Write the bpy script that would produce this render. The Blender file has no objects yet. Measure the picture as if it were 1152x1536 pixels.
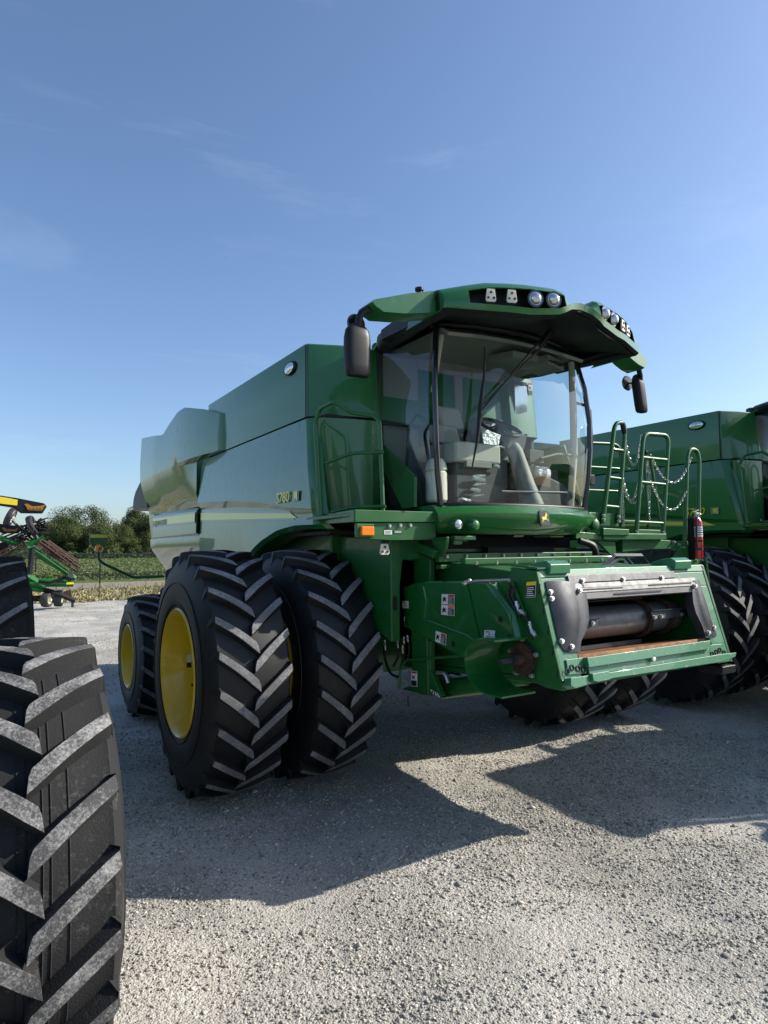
import bpy, math, random
import numpy as np
from mathutils import Vector, Matrix
random.seed(7); rng = np.random.default_rng(11)
SC = bpy.context.scene; COL = SC.collection
R = math.radians
# ------------------------------------------------------------------ camera
F, YAW, PITCH, ROLL = 985.9, .560, .059, -.010
CAM = np.array([-4.064, -5.526, 1.976])
_fx = np.array([math.cos(YAW), -math.sin(YAW), 0.])
_fw = np.array([math.sin(YAW)*math.cos(PITCH), math.cos(YAW)*math.cos(PITCH), math.sin(PITCH)])
_up = np.cross(_fx, _fw)
_r = _fx*math.cos(ROLL)+_up*math.sin(ROLL); _u = -_fx*math.sin(ROLL)+_up*math.cos(ROLL)
def at(u, v, X=None, Y=None, Z=None):
    """point of the photographed place seen at (u, v) on a known plane of the machine"""
    d = _fw+_r*(u-576)/F-_u*(v-768)/F
    i, a = (0, X) if X is not None else (1, Y) if Y is not None else (2, Z)
    p = CAM+d*((a-CAM[i])/d[i])
    return Vector((float(p[0]), float(p[1]), float(p[2])))
def atp(u, v, p0, n):
    d = _fw+_r*(u-576)/F-_u*(v-768)/F
    t = np.dot(np.array(p0)-CAM, n)/np.dot(d, n)
    return Vector([float(a) for a in CAM+d*t])
cam_d = bpy.data.cameras.new('camera'); cam = bpy.data.objects.new('camera', cam_d); COL.objects.link(cam)
cam.matrix_world = Matrix(((_r[0], _u[0], -_fw[0], CAM[0]), (_r[1], _u[1], -_fw[1], CAM[1]), (_r[2], _u[2], -_fw[2], CAM[2]), (0, 0, 0, 1)))
cam_d.sensor_fit = 'VERTICAL'; cam_d.sensor_height = 36; cam_d.lens = F/1536*36; cam_d.clip_end = 3000; cam_d.clip_start = .05
SC.camera = cam
# ------------------------------------------------------------------ light
SUNV = Vector((1.6, -.67, 1.1)).normalized()
el = math.asin(SUNV.z); az = math.atan2(SUNV.x, SUNV.y)
sd = bpy.data.lights.new('sun', 'SUN'); so = bpy.data.objects.new('sun', sd); COL.objects.link(so)
sd.energy = 4.5; sd.angle = R(.5); sd.color = (1, .93, .82)
so.rotation_euler = SUNV.to_track_quat('Z', 'Y').to_euler(); so.location = (0, 0, 30)
W = bpy.data.worlds.new('World'); SC.world = W; W.use_nodes = True
nt = W.node_tree; N = nt.nodes; LK = nt.links
bg = N['Background']; sky = N.new('ShaderNodeTexSky'); sky.sky_type = 'NISHITA'; sky.sun_disc = False
sky.sun_elevation = el; sky.sun_rotation = az; sky.altitude = 200; sky.air_density = 1.0; sky.dust_density = 1.5; sky.ozone_density = 3.0
tc = N.new('ShaderNodeTexCoord'); mp = N.new('ShaderNodeMapping'); mp.inputs['Location'].default_value = (7.4, 4.2, 1.3); mp.inputs['Scale'].default_value = (1.3, 2.2, 8); mp.inputs['Rotation'].default_value = (R(12), R(18), R(40))
ns = N.new('ShaderNodeTexNoise'); ns.inputs['Scale'].default_value = 1.7; ns.inputs['Detail'].default_value = 7; ns.inputs['Roughness'].default_value = .62; ns.inputs['Distortion'].default_value = .6
cr = N.new('ShaderNodeMapRange'); cr.inputs[1].default_value = .56; cr.inputs[2].default_value = .95; cr.inputs[3].default_value = 0; cr.inputs[4].default_value = .13
mx = N.new('ShaderNodeMix'); mx.data_type = 'RGBA'; mx.inputs[7].default_value = (6.2, 6.8, 7.6, 1)
LK.new(tc.outputs['Generated'], mp.inputs[0]); LK.new(mp.outputs[0], ns.inputs['Vector']); LK.new(ns.outputs['Fac'], cr.inputs[0])
LK.new(cr.outputs[0], mx.inputs[0]); LK.new(sky.outputs[0], mx.inputs[6]); tn = N.new('ShaderNodeMix'); tn.data_type = 'RGBA'; tn.blend_type = 'MULTIPLY'; tn.inputs[0].default_value = 1; tn.inputs[7].default_value = (.90, .94, .99, 1); LK.new(mx.outputs[2], tn.inputs[6]); LK.new(tn.outputs[2], bg.inputs[0]); bg.inputs[1].default_value = .128
SC.view_settings.view_transform = 'Standard'; SC.view_settings.look = 'None'; SC.view_settings.gamma = 1; SC.view_settings.exposure = .6
# ------------------------------------------------------------------ materials
def mat(name, base, rough=.5, metal=0, coat=0, noise=None, bump=None, spec=None, dust=None):
    m = bpy.data.materials.new(name); m.use_nodes = True; t = m.node_tree; b = t.nodes['Principled BSDF']
    b.inputs['Base Color'].default_value = (*base, 1); b.inputs['Roughness'].default_value = rough; b.inputs['Metallic'].default_value = metal
    if coat: b.inputs['Coat Weight'].default_value = coat; b.inputs['Coat Roughness'].default_value = .04
    if spec is not None: b.inputs['Specular IOR Level'].default_value = spec
    co = t.nodes.new('ShaderNodeTexCoord')
    if noise:                                   # (scale, second colour, low, high)
        n = t.nodes.new('ShaderNodeTexNoise'); n.inputs['Scale'].default_value = noise[0]; n.inputs['Detail'].default_value = 6; n.inputs['Roughness'].default_value = .65
        r = t.nodes.new('ShaderNodeMapRange'); r.inputs[1].default_value = noise[2]; r.inputs[2].default_value = noise[3]
        x = t.nodes.new('ShaderNodeMix'); x.data_type = 'RGBA'; x.inputs[6].default_value = (*base, 1); x.inputs[7].default_value = (*noise[1], 1)
        t.links.new(co.outputs['Object'], n.inputs['Vector']); t.links.new(n.outputs['Fac'], r.inputs[0]); t.links.new(r.outputs[0], x.inputs[0]); t.links.new(x.outputs[2], b.inputs['Base Color'])
        if dust is not None:
            q = t.nodes.new('ShaderNodeMapRange'); q.inputs[3].default_value = rough; q.inputs[4].default_value = dust
            t.links.new(r.outputs[0], q.inputs[0]); t.links.new(q.outputs[0], b.inputs['Roughness'])
    if bump:                                    # (scale, strength, distance)
        n2 = t.nodes.new('ShaderNodeTexNoise'); n2.inputs['Scale'].default_value = bump[0]; n2.inputs['Detail'].default_value = 4
        u = t.nodes.new('ShaderNodeBump'); u.inputs['Strength'].default_value = bump[1]; u.inputs['Distance'].default_value = bump[2]
        t.links.new(co.outputs['Object'], n2.inputs['Vector']); t.links.new(n2.outputs['Fac'], u.inputs['Height']); t.links.new(u.outputs[0], b.inputs['Normal'])
    return m
M = {}
M['green'] = mat('green_paint', (.006, .112, .017), .38, 0, .78, (9, (.011, .12, .026), .5, .8), (3, .03, .02), dust=.5)
M['greenr'] = mat('green_chassis_paint', (.006, .098, .015), .42, 0, .25, (14, (.014, .10, .027), .5, .78), (20, .1, .004), dust=.6)
M['worn'] = mat('worn_green_paint', (.03, .17, .075), .4, 0, .4, (26, (.30, .21, .15), .60, .66), (40, .15, .003))
M['black'] = mat('black_plastic', (.006, .007, .009), .45, 0, 0, (20, (.012, .012, .014), .4, .7), (200, .1, .001), spec=.3)
M['gloss'] = mat('gloss_black', (.008, .009, .011), .2, 0, .6)
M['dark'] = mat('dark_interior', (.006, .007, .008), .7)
M['yellow'] = mat('yellow_paint', (.76, .50, .006), .35, 0, .5, (7, (.6, .42, .03), .45, .8), dust=.6)
M['decal'] = mat('decal_yellow', (.78, .66, .06), .35, 0, .6)
M['decalg'] = mat('decal_grey', (.16, .22, .26), .35, 0, .6)
M['steel'] = mat('bare_steel', (.22, .22, .225), .45, .8, 0, (16, (.15, .145, .14), .45, .75), (60, .15, .002), dust=.55)
M['lip'] = mat('brushed_lip_plate', (.15, .152, .155), .5, .55, 0, (16, (.10, .10, .10), .45, .75), (60, .15, .002), dust=.6)
M['galv'] = mat('zinc_plated', (.55, .55, .52), .35, .9)
M['guard'] = mat('grey_steel_guard', (.036, .039, .047), .45, .4, 0, (10, (.06, .062, .07), .4, .75), (30, .2, .003), dust=.65)
M['rust'] = mat('rusty_floor', (.30, .13, .045), .65, .2, 0, (18, (.10, .05, .025), .45, .62), (60, .4, .003))
M['rustd'] = mat('dark_rust', (.045, .026, .018), .75, .2, 0, (30, (.10, .05, .03), .45, .65), (60, .4, .003))
M['rubber'] = mat('tyre_rubber', (.0062, .0064, .0072), .58, 0, 0, (9, (.014, .014, .015), .48, .75), (60, .25, .002))
M['lug'] = mat('worn_lug_face', (.065, .065, .067), .8, 0, 0, (70, (.17, .168, .165), .42, .66), (120, .6, .003))
M['rubberd'] = mat('dusty_tyre_rubber', (.011, .0112, .012), .55, 0, 0, (10, (.05, .049, .047), .5, .72), (90, .4, .002))
M['lugd'] = mat('gravel_dusted_lug_face', (.07, .07, .07), .85, 0, 0, (105, (.36, .35, .33), .45, .66), (150, .8, .004))
def dusty(name, base, hi, s1, s2, lo_, hi_):
    m = mat(name, base, .85, 0, 0, None, (150, .7, .003)); t = m.node_tree; nn, l = t.nodes, t.links; b = nn['Principled BSDF']; co = nn.new('ShaderNodeTexCoord')
    a = nn.new('ShaderNodeTexNoise'); a.inputs['Scale'].default_value = s1; a.inputs['Detail'].default_value = 8; a.inputs['Roughness'].default_value = .8
    c = nn.new('ShaderNodeTexNoise'); c.inputs['Scale'].default_value = s2; c.inputs['Detail'].default_value = 3
    l.new(co.outputs['Object'], a.inputs['Vector']); l.new(co.outputs['Object'], c.inputs['Vector'])
    q = nn.new('ShaderNodeMath'); q.operation = 'MULTIPLY_ADD'; q.inputs[1].default_value = .55; l.new(c.outputs['Fac'], q.inputs[0]); l.new(a.outputs['Fac'], q.inputs[2])
    r = nn.new('ShaderNodeMapRange'); r.inputs[1].default_value = lo_; r.inputs[2].default_value = hi_; l.new(q.outputs[0], r.inputs[0])
    x = nn.new('ShaderNodeMix'); x.data_type = 'RGBA'; x.inputs[6].default_value = (*base, 1); x.inputs[7].default_value = (*hi, 1); l.new(r.outputs[0], x.inputs[0]); l.new(x.outputs[2], b.inputs['Base Color'])
    return m
M['lugd'] = dusty('gravel_dusted_lug_face', (.055, .055, .056), (.36, .355, .34), 95, 9, .72, .98)
M['lug'] = dusty('worn_lug_face', (.13, .132, .135), (.34, .34, .335), 60, 5, .74, .98)
M['rubberd'] = dusty('dusty_tyre_rubber', (.010, .0102, .011), (.12, .118, .11), 35, 4, .86, 1.15)
M['amber'] = mat('amber_lens', (.9, .22, .01), .25, 0, .8, spec=.6)
M['amberd'] = mat('dark_amber_lens', (.34, .15, .02), .3, 0, .8)
M['white'] = mat('white_label', (.72, .72, .70), .45)
M['offw'] = mat('cream_lamp_plate', (.62, .60, .50), .45)
M['red'] = mat('red_enamel', (.48, .008, .012), .25, 0, .8)
M['labred'] = mat('label_red', (.55, .02, .02), .4)
M['laborg'] = mat('label_orange', (.75, .22, .02), .4)
M['labyel'] = mat('label_yellow', (.8, .6, .03), .4)
M['labblk'] = mat('label_black', (.012, .012, .012), .45)
M['leather'] = mat('beige_trim', (.40, .40, .345), .55, 0, 0, None, (90, .15, .002))
M['trimd'] = mat('dark_cab_trim', (.038, .041, .041), .65, 0, 0, None, (120, .2, .002))
M['trimm'] = mat('grey_cab_trim', (.185, .19, .18), .6, 0, 0, None, (120, .2, .002))
M['plast'] = mat('clear_plastic_wrap', (.62, .64, .64), .22, 0, .8, None, (22, .9, .03))
M['lens'] = mat('clear_lamp_lens', (.55, .57, .6), .12, .7, 1)
M['hose'] = mat('black_hose', (.012, .012, .012), .5)
def glass(name, tint, ior=1.5, dusty=.05):
    m = bpy.data.materials.new(name); m.use_nodes = True; t = m.node_tree; t.nodes.clear()
    o = t.nodes.new('ShaderNodeOutputMaterial'); a = t.nodes.new('ShaderNodeBsdfTransparent'); a.inputs[0].default_value = (*tint, 1)
    g = t.nodes.new('ShaderNodeBsdfGlossy'); g.inputs['Roughness'].default_value = .015
    ge = t.nodes.new('ShaderNodeNewGeometry'); dt = t.nodes.new('ShaderNodeVectorMath'); dt.operation = 'DOT_PRODUCT'; t.links.new(ge.outputs['Normal'], dt.inputs[0]); t.links.new(ge.outputs['Incoming'], dt.inputs[1])
    def mth(op, a_, b_=None, c_=None):
        n_ = t.nodes.new('ShaderNodeMath'); n_.operation = op
        for i_, q_ in enumerate((a_, b_, c_)):
            if q_ is None: continue
            if isinstance(q_, (int, float)): n_.inputs[i_].default_value = q_
            else: t.links.new(q_, n_.inputs[i_])
        return n_.outputs[0]
    f0 = ior                                     # reflectance at normal incidence, then Schlick's curve, the same from both sides
    fres = mth('MULTIPLY_ADD', mth('POWER', mth('SUBTRACT', 1.0, mth('ABSOLUTE', dt.outputs['Value'])), 5.0), 1-f0, f0)
    d = t.nodes.new('ShaderNodeBsdfDiffuse'); d.inputs[0].default_value = (.6, .62, .6, 1); x0 = t.nodes.new('ShaderNodeMixShader')
    nz = t.nodes.new('ShaderNodeTexNoise'); nz.inputs['Scale'].default_value = 6; nz.inputs['Detail'].default_value = 8
    tc_ = t.nodes.new('ShaderNodeTexCoord'); mr = t.nodes.new('ShaderNodeMapRange'); mr.inputs[1].default_value = .4; mr.inputs[2].default_value = .9; mr.inputs[4].default_value = dusty
    t.links.new(tc_.outputs['Object'], nz.inputs[0]); t.links.new(nz.outputs[0], mr.inputs[0]); t.links.new(mr.outputs[0], x0.inputs[0])
    t.links.new(a.outputs[0], x0.inputs[1]); t.links.new(d.outputs[0], x0.inputs[2])
    x = t.nodes.new('ShaderNodeMixShader'); t.links.new(fres, x.inputs[0]); t.links.new(x0.outputs[0], x.inputs[1]); t.links.new(g.outputs[0], x.inputs[2]); t.links.new(x.outputs[0], o.inputs[0])
    return m
M['glass'] = glass('cab_glass', (.86, .93, .90), .05, .02); M['glasss'] = glass('side_glass', (.74, .84, .86), .09, .006)
# ------------------------------------------------------------------ mesh builder
class MB:
    def __init__(s): s.v = []; s.f = []; s.m = []; s.cuts = []
    def cut(s): s.cuts.append((len(s.v), len(s.f))); return s
    def add(s, vs, fs, mi=0):
        o = len(s.v); s.v += [tuple(p) for p in vs]; s.f += [tuple(i+o for i in f) for f in fs]; s.m += [mi]*len(fs); return s
    def box(s, x0, x1, y0, y1, z0, z1, mi=0):
        return s.hexa([(x0, y0, z0), (x1, y0, z0), (x1, y1, z0), (x0, y1, z0), (x0, y0, z1), (x1, y0, z1), (x1, y1, z1), (x0, y1, z1)], mi)
    def hexa(s, p, mi=0):
        return s.add(p, [(0, 3, 2, 1), (4, 5, 6, 7), (0, 1, 5, 4), (1, 2, 6, 5), (2, 3, 7, 6), (3, 0, 4, 7)], mi)
    def obox(s, c, ax, ay, az_, mi=0):           # centre and three half-axis vectors
        c, ax, ay, az_ = map(Vector, (c, ax, ay, az_))
        return s.hexa([c-ax-ay-az_, c+ax-ay-az_, c+ax+ay-az_, c-ax+ay-az_, c-ax-ay+az_, c+ax-ay+az_, c+ax+ay+az_, c-ax+ay+az_], mi)
    def prism(s, pts, off, mi=0):
        n = len(pts); a = [Vector(p) for p in pts]; b = [p+Vector(off) for p in a]
        nrm = Vector((0, 0, 0))
        for i in range(n): nrm += a[i].cross(a[(i+1) % n])
        fs = [(i, (i+1) % n, n+(i+1) % n, n+i) for i in range(n)]
        base = [tuple(range(n)), tuple(range(2*n-1, n-1, -1))]
        if nrm.dot(Vector(off)) > 0: base = [tuple(reversed(x)) for x in base]
        else: fs = [tuple(reversed(x)) for x in fs]
        return s.add(a+b, base+fs, mi)
    def loft(s, rows, closed=False, cap=False, mi=0):
        n = len(rows[0]); vs = [p for r in rows for p in r]; fs = []
        for i in range(len(rows)-1):
            for j in range(n if closed else n-1):
                k = (j+1) % n; fs.append((i*n+j, i*n+k, (i+1)*n+k, (i+1)*n+j))
        if cap: fs += [tuple(reversed(range(n))), tuple(range((len(rows)-1)*n, len(rows)*n))]
        return s.add(vs, fs, mi)
    def tube(s, path, r, n=8, mi=0, closed=False):
        P = [Vector(p) for p in path]; rows = []; k = len(P); prev = None
        for i in range(k):
            t = (P[(i+1) % k]-P[i-1]) if closed else (P[min(i+1, k-1)]-P[max(i-1, 0)])
            t.normalize()
            if prev is None:
                a = t.cross(Vector((0, 0, 1)));
                if a.length < .1: a = t.cross(Vector((0, 1, 0)))
            else: a = prev-t*prev.dot(t)
            a.normalize(); prev = a; b = t.cross(a); rr = r[i] if isinstance(r, (list, tuple)) else r
            rows.append([P[i]+a*rr*math.cos(q*2*math.pi/n)+b*rr*math.sin(q*2*math.pi/n) for q in range(n)])
        if closed: rows.append(rows[0])
        return s.loft(rows, True, not closed, mi)
    def cyl(s, p0, p1, r0, r1=None, n=20, mi=0):
        return s.tube([p0, p1], [r0, r0 if r1 is None else r1], n, mi)
    def lathe(s, prof, c=(0, 0, 0), ax='x', n=48, mi=0):    # prof = [(along axis, radius)]
        rows = []
        for a, r in prof:
            row = []
            for q in range(n):
                cs, sn = math.cos(2*math.pi*q/n)*r, math.sin(2*math.pi*q/n)*r
                row.append((c[0]+a, c[1]+cs, c[2]+sn) if ax == 'x' else (c[0]+cs, c[1]+a, c[2]+sn) if ax == 'y' else (c[0]+cs, c[1]+sn, c[2]+a))
            rows.append(row)
        return s.loft(rows, True, False, mi)
    def ball(s, c, r, n=12, mi=0, sc=(1, 1, 1)):
        rows = [[(c[0]+r*sc[0]*math.sin(math.pi*i/n+1e-4)*math.cos(2*math.pi*j/(2*n)), c[1]+r*sc[1]*math.sin(math.pi*i/n+1e-4)*math.sin(2*math.pi*j/(2*n)), c[2]+r*sc[2]*math.cos(math.pi*i/n)) for j in range(2*n)] for i in range(n+1)]
        return s.loft(rows, True, False, mi)
    def quad(s, a, b, c, d, mi=0): return s.add([a, b, c, d], [(0, 1, 2, 3)], mi)
    def bolt(s, p, d, r=.012, mi=0):
        s.cut()
        p = Vector(p); d = Vector(d).normalized(); s.cyl(p-d*.01, p+d*.006, r*1.35, n=12, mi=mi); return s.cyl(p, p+d*.018, r, n=6, mi=mi)
    def each(s, name, mats, parent=None, **k):
        """one object per piece marked with cut()"""
        b = s.cuts+[(len(s.v), len(s.f))]
        for (v0, f0), (v1, f1) in zip(b, b[1:]):
            q = MB(); q.v = s.v[v0:v1]; q.f = [tuple(i-v0 for i in f) for f in s.f[f0:f1]]; q.m = s.m[f0:f1]; q.build(name, mats, parent, **k)
    def build(s, name, mats, parent=None, bevel=0, solid=0, smooth=35, seg=2, label=None, recalc=True):
        me = bpy.data.meshes.new(name); me.from_pydata(s.v, [], s.f); me.update()
        if not isinstance(mats, (list, tuple)): mats = [mats]
        for k in mats: me.materials.append(M[k] if isinstance(k, str) else k)
        if max(s.m, default=0) > 0: me.polygons.foreach_set('material_index', s.m)
        if recalc:
            import bmesh
            b = bmesh.new(); b.from_mesh(me); bmesh.ops.recalc_face_normals(b, faces=b.faces); b.to_mesh(me); b.free()
        if smooth:
            me.polygons.foreach_set('use_smooth', [True]*len(me.polygons)); me.set_sharp_from_angle(angle=R(smooth))
        o = bpy.data.objects.new(name, me); COL.objects.link(o); o.parent = parent
        if solid:
            q = o.modifiers.new('thick', 'SOLIDIFY'); q.thickness = solid; q.offset = 0
            if not bevel: q = o.modifiers.new('split', 'EDGE_SPLIT'); q.split_angle = R(smooth or 30)
        if bevel:
            q = o.modifiers.new('edge', 'BEVEL'); q.width = bevel; q.segments = seg; q.limit_method = 'ANGLE'; q.angle_limit = R(38); q.harden_normals = True
        if label: o['label'] = label
        return o
def rnd(path, rad=.05, k=5):
    """round the corners of a polyline"""
    P = [Vector(p) for p in path]; out = [P[0]]
    for i in range(1, len(P)-1):
        a, b, c = P[i-1], P[i], P[i+1]; r1 = min(rad, (a-b).length*.45); r2 = min(rad, (c-b).length*.45)
        p, q = b+(a-b).normalized()*r1, b+(c-b).normalized()*r2
        for j in range(k+1):
            t = j/k; out.append(p*(1-t)**2+b*2*t*(1-t)+q*t*t)
    return out+[P[-1]]
def thing(name, label, cat, loc=(0, 0, 0), group=None, rotz=0):
    o = bpy.data.objects.new(name, None); COL.objects.link(o); o.location = loc; o.rotation_euler.z = rotz; o.empty_display_size = .2
    return tag(o, label, cat, group)
def tag(o, label=None, cat=None, group=None, kind=None):
    if label: o['label'] = label
    if cat: o['category'] = cat
    if group: o['group'] = group
    if kind: o['kind'] = kind
    return o
def kids(o): return [c for c in ALLK() if c.parent == o]
def ALLK(): return list(COL.objects)
def dup(root, loc, label, group=None):
    allo = list(COL.objects); r = root.copy(); COL.objects.link(r); r.location = loc; r['label'] = label
    if group: r['group'] = group
    for c in [x for x in allo if x.parent == root]:
        d = c.copy(); COL.objects.link(d); d.parent = r
        for g in [x for x in allo if x.parent == c]:
            e = g.copy(); COL.objects.link(e); e.parent = d
    return r
def text(s, name, m, parent, origin, ux, uy, size, ext=.003, shear=0, sx=1, spacing=1, bold=0):
    cu = bpy.data.curves.new(name, 'FONT'); cu.body = s; cu.size = size; cu.extrude = ext; cu.shear = shear; cu.space_character = spacing; cu.offset = bold; cu.resolution_u = 3
    to = bpy.data.objects.new(name, cu); COL.objects.link(to); dg = bpy.context.evaluated_depsgraph_get(); dg.update()
    me = bpy.data.meshes.new_from_object(to.evaluated_get(dg)); bpy.data.objects.remove(to); bpy.data.curves.remove(cu)
    ux = Vector(ux).normalized(); uy = Vector(uy); uy = (uy-ux*uy.dot(ux)).normalized(); nz = ux.cross(uy); o3 = Vector(origin)
    for v in me.vertices: c = v.co; v.co = o3+ux*c.x*sx+uy*c.y+nz*c.z
    me.materials.clear(); me.materials.append(M[m]); o = bpy.data.objects.new(name, me); COL.objects.link(o); o.parent = parent
    return o
def instmesh(name, V, Fc, mats, parent=None, mi=None):
    """big triangle/quad mesh straight from numpy arrays"""
    me = bpy.data.meshes.new(name); k = Fc.shape[1]
    me.vertices.add(len(V)); me.vertices.foreach_set('co', V.astype(np.float32).ravel())
    me.loops.add(Fc.size); me.loops.foreach_set('vertex_index', Fc.astype(np.int32).ravel())
    me.polygons.add(len(Fc)); me.polygons.foreach_set('loop_start', (np.arange(len(Fc))*k).astype(np.int32)); me.polygons.foreach_set('loop_total', np.full(len(Fc), k, np.int32))
    for q in mats: me.materials.append(q)
    if mi is not None: me.polygons.foreach_set('material_index', mi.astype(np.int32))
    me.update(calc_edges=True); o = bpy.data.objects.new(name, me); COL.objects.link(o); o.parent = parent
    return o
# ------------------------------------------------------------------ wheels
def tyre_mesh(Rr, hw, rim, nl, lh, fine=False, sweep=None, lw=.05):
    mb = MB(); rc = Rr-lh; sh = rim+(Rr-rim)*.10
    prof = []
    H = Rr-rim
    side = [(1.08, .0), (1.14, .05), (1.20, .18), (1.22, .36), (1.18, .56), (1.08, .76), (.985, (rc-rim)/H-.035)]
    left = [(-hw*a, rim+H*b) for a, b in side]; crown = [(hw*x, rc-.022*x*x) for x in (-.9, -.6, -.3, 0, .3, .6, .9)]
    prof = [(-hw*.95, rim-.02)]+left+crown+[(-a, b) for a, b in reversed(left)]+[(hw*.95, rim-.02)]
    if fine:
        ex = []
        for xc in (-.42, -.2, -.1, .1, .2, .42):
            for d_, h_ in ((-.012, 0), (-.004, .004), (.004, .004), (.012, 0)): ex.append((hw*(xc+d_), rc-.022*xc*xc+h_))
        prof = sorted([p for p in prof[8:15] if True]+ex) if 0 else prof
        lo = prof[:8]; hi = prof[15:]; prof = lo+sorted(prof[8:15]+ex)+hi
    else:
        r2 = []
        for p in prof: r2.append(p)
        prof = r2
    mb.lathe(prof, n=96 if fine else 72)
    for s_ in (-1, 1):                       # moulded rings on the sidewall
        for q_ in (.12, .46): mb.tube([(s_*hw*(1.19 if q_ < .3 else 1.215), (rim+H*q_)*math.cos(t), (rim+H*q_)*math.sin(t)) for t in [2*math.pi*k/64 for k in range(64)]], .006, 5, closed=True)
    sw = sweep or .27                       # arc travelled by one lug (m)
    for k in range(nl*2):
        sd_ = 1 if k % 2 else -1; th0 = math.pi+(-k*math.pi/nl)      # angle measured so that pi is the front (-Y)
        rows = []
        ss = [0, .12, .3, .5, .7, .86, .96, 1.0, 1.0]
        for i, s_ in enumerate(ss):
            x = -.02+s_*(hw+.035); top = Rr-.018*(x/hw)**2; bot = rc-.04
            if i == len(ss)-2: top -= .012; x = hw*1.035
            if i == len(ss)-1: top = rim+H*.60; bot = rim+H*.56; x = hw*1.13
            arc = sw*(s_**.86); wt = lw*(1.12-.12*s_) if i < 7 else lw*1.05; wb = wt+lh*.55
            if i == len(ss)-1: wt *= .9; wb *= .9
            # perpendicular to the bar inside the (x, arc) sheet
            dx = 1.0; da = sw*.86*max(s_, .12)**(-.14)/(hw)
            L = math.hypot(dx, da); px, pa = -da/L, dx/L
            if i >= 6: px, pa = px*.25, 1.0
            if i == 0: px, pa = 0.12, 1
            row = []
            for (w_, rr, xin) in ((-wb/2, bot, 0), (-wt/2, top, 0), (wt/2, top, 0), (wb/2, bot, 0)):
                xx = max(-.028, x+px*w_) ; aa = arc+pa*w_
                if rr == bot and i >= 7: xx -= .03
                th = th0-aa/Rr
                row.append((sd_*xx, rr*math.cos(th), rr*math.sin(th)))
            rows.append(row)
        if sd_ < 0: rows = [list(reversed(r)) for r in rows]
        o = len(mb.v); n0 = len(mb.f); mb.loft(rows, True, True)
        # top faces carry the worn rubber
        for q in range(n0, len(mb.f)):
            f = mb.f[q]
            loc = sorted(i-o for i in f)
            if len(f) == 4 and all((i % 4) in (1, 2) for i in loc) and loc[0] < 4*6: mb.m[q] = 1
    return mb
_tc = {}
def wheel(parent, x, y, z, Rr, hw, rim, nl, lh, out, rimcol='yellow', fine=False, mats=('rubber', 'lug'), sweep=None, rot=0, dish=.12, lw=.05, bevel=.007, far=False):
    key = (Rr, hw, rim, nl, lh, fine, mats)
    hub = MB(); hub.lathe([(out*dish*.0-out*.02, .02), (-out*.02, .22*Rr), (-out*.0, .24*Rr)], n=32)
    if not far:
        hub.cyl((-out*.05, 0, 0), (out*.07, 0, 0), .13*Rr, n=24)
        for k in range(10): a = k*math.pi/5; hub.bolt((out*.0, .19*Rr*math.cos(a), .19*Rr*math.sin(a)), (out, 0, 0), .014)
    h = hub.build('wheel', rimcol, parent); h.location = (x, y, z); h.rotation_euler.x = rot
    rm = MB(); a = hw*1.08
    rm.lathe([(out*(a+.02), rim+.025), (out*(a+.035), rim+.01), (out*(a+.01), rim-.012), (out*(a-.03), rim-.02), (out*(a-.09), rim-.05), (out*.06, rim-.075), (out*.0, rim-.075), (out*-.02, rim-.12), (out*-.02, .23*Rr), (out*0, .20*Rr)], n=72)
    rm.lathe([(-out*.0, rim-.075), (-out*a*.8, rim-.06), (-out*(a+.02), rim+.02)], n=72)
    rm.build('rim', rimcol, h, smooth=50, recalc=True)
    if key in _tc:
        t = bpy.data.objects.new('tyre', _tc[key].data); COL.objects.link(t); t.parent = h
        q = t.modifiers.new('edge', 'BEVEL')
    else:
        t = tyre_mesh(Rr, hw, rim, nl, lh, fine, sweep, lw).build('tyre', list(mats), h, smooth=32); _tc[key] = t
        q = t.modifiers.new('edge', 'BEVEL')
    q.width = bevel; q.segments = 2 if fine else 1; q.limit_method = 'ANGLE'; q.angle_limit = R(34)
    return h
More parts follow.
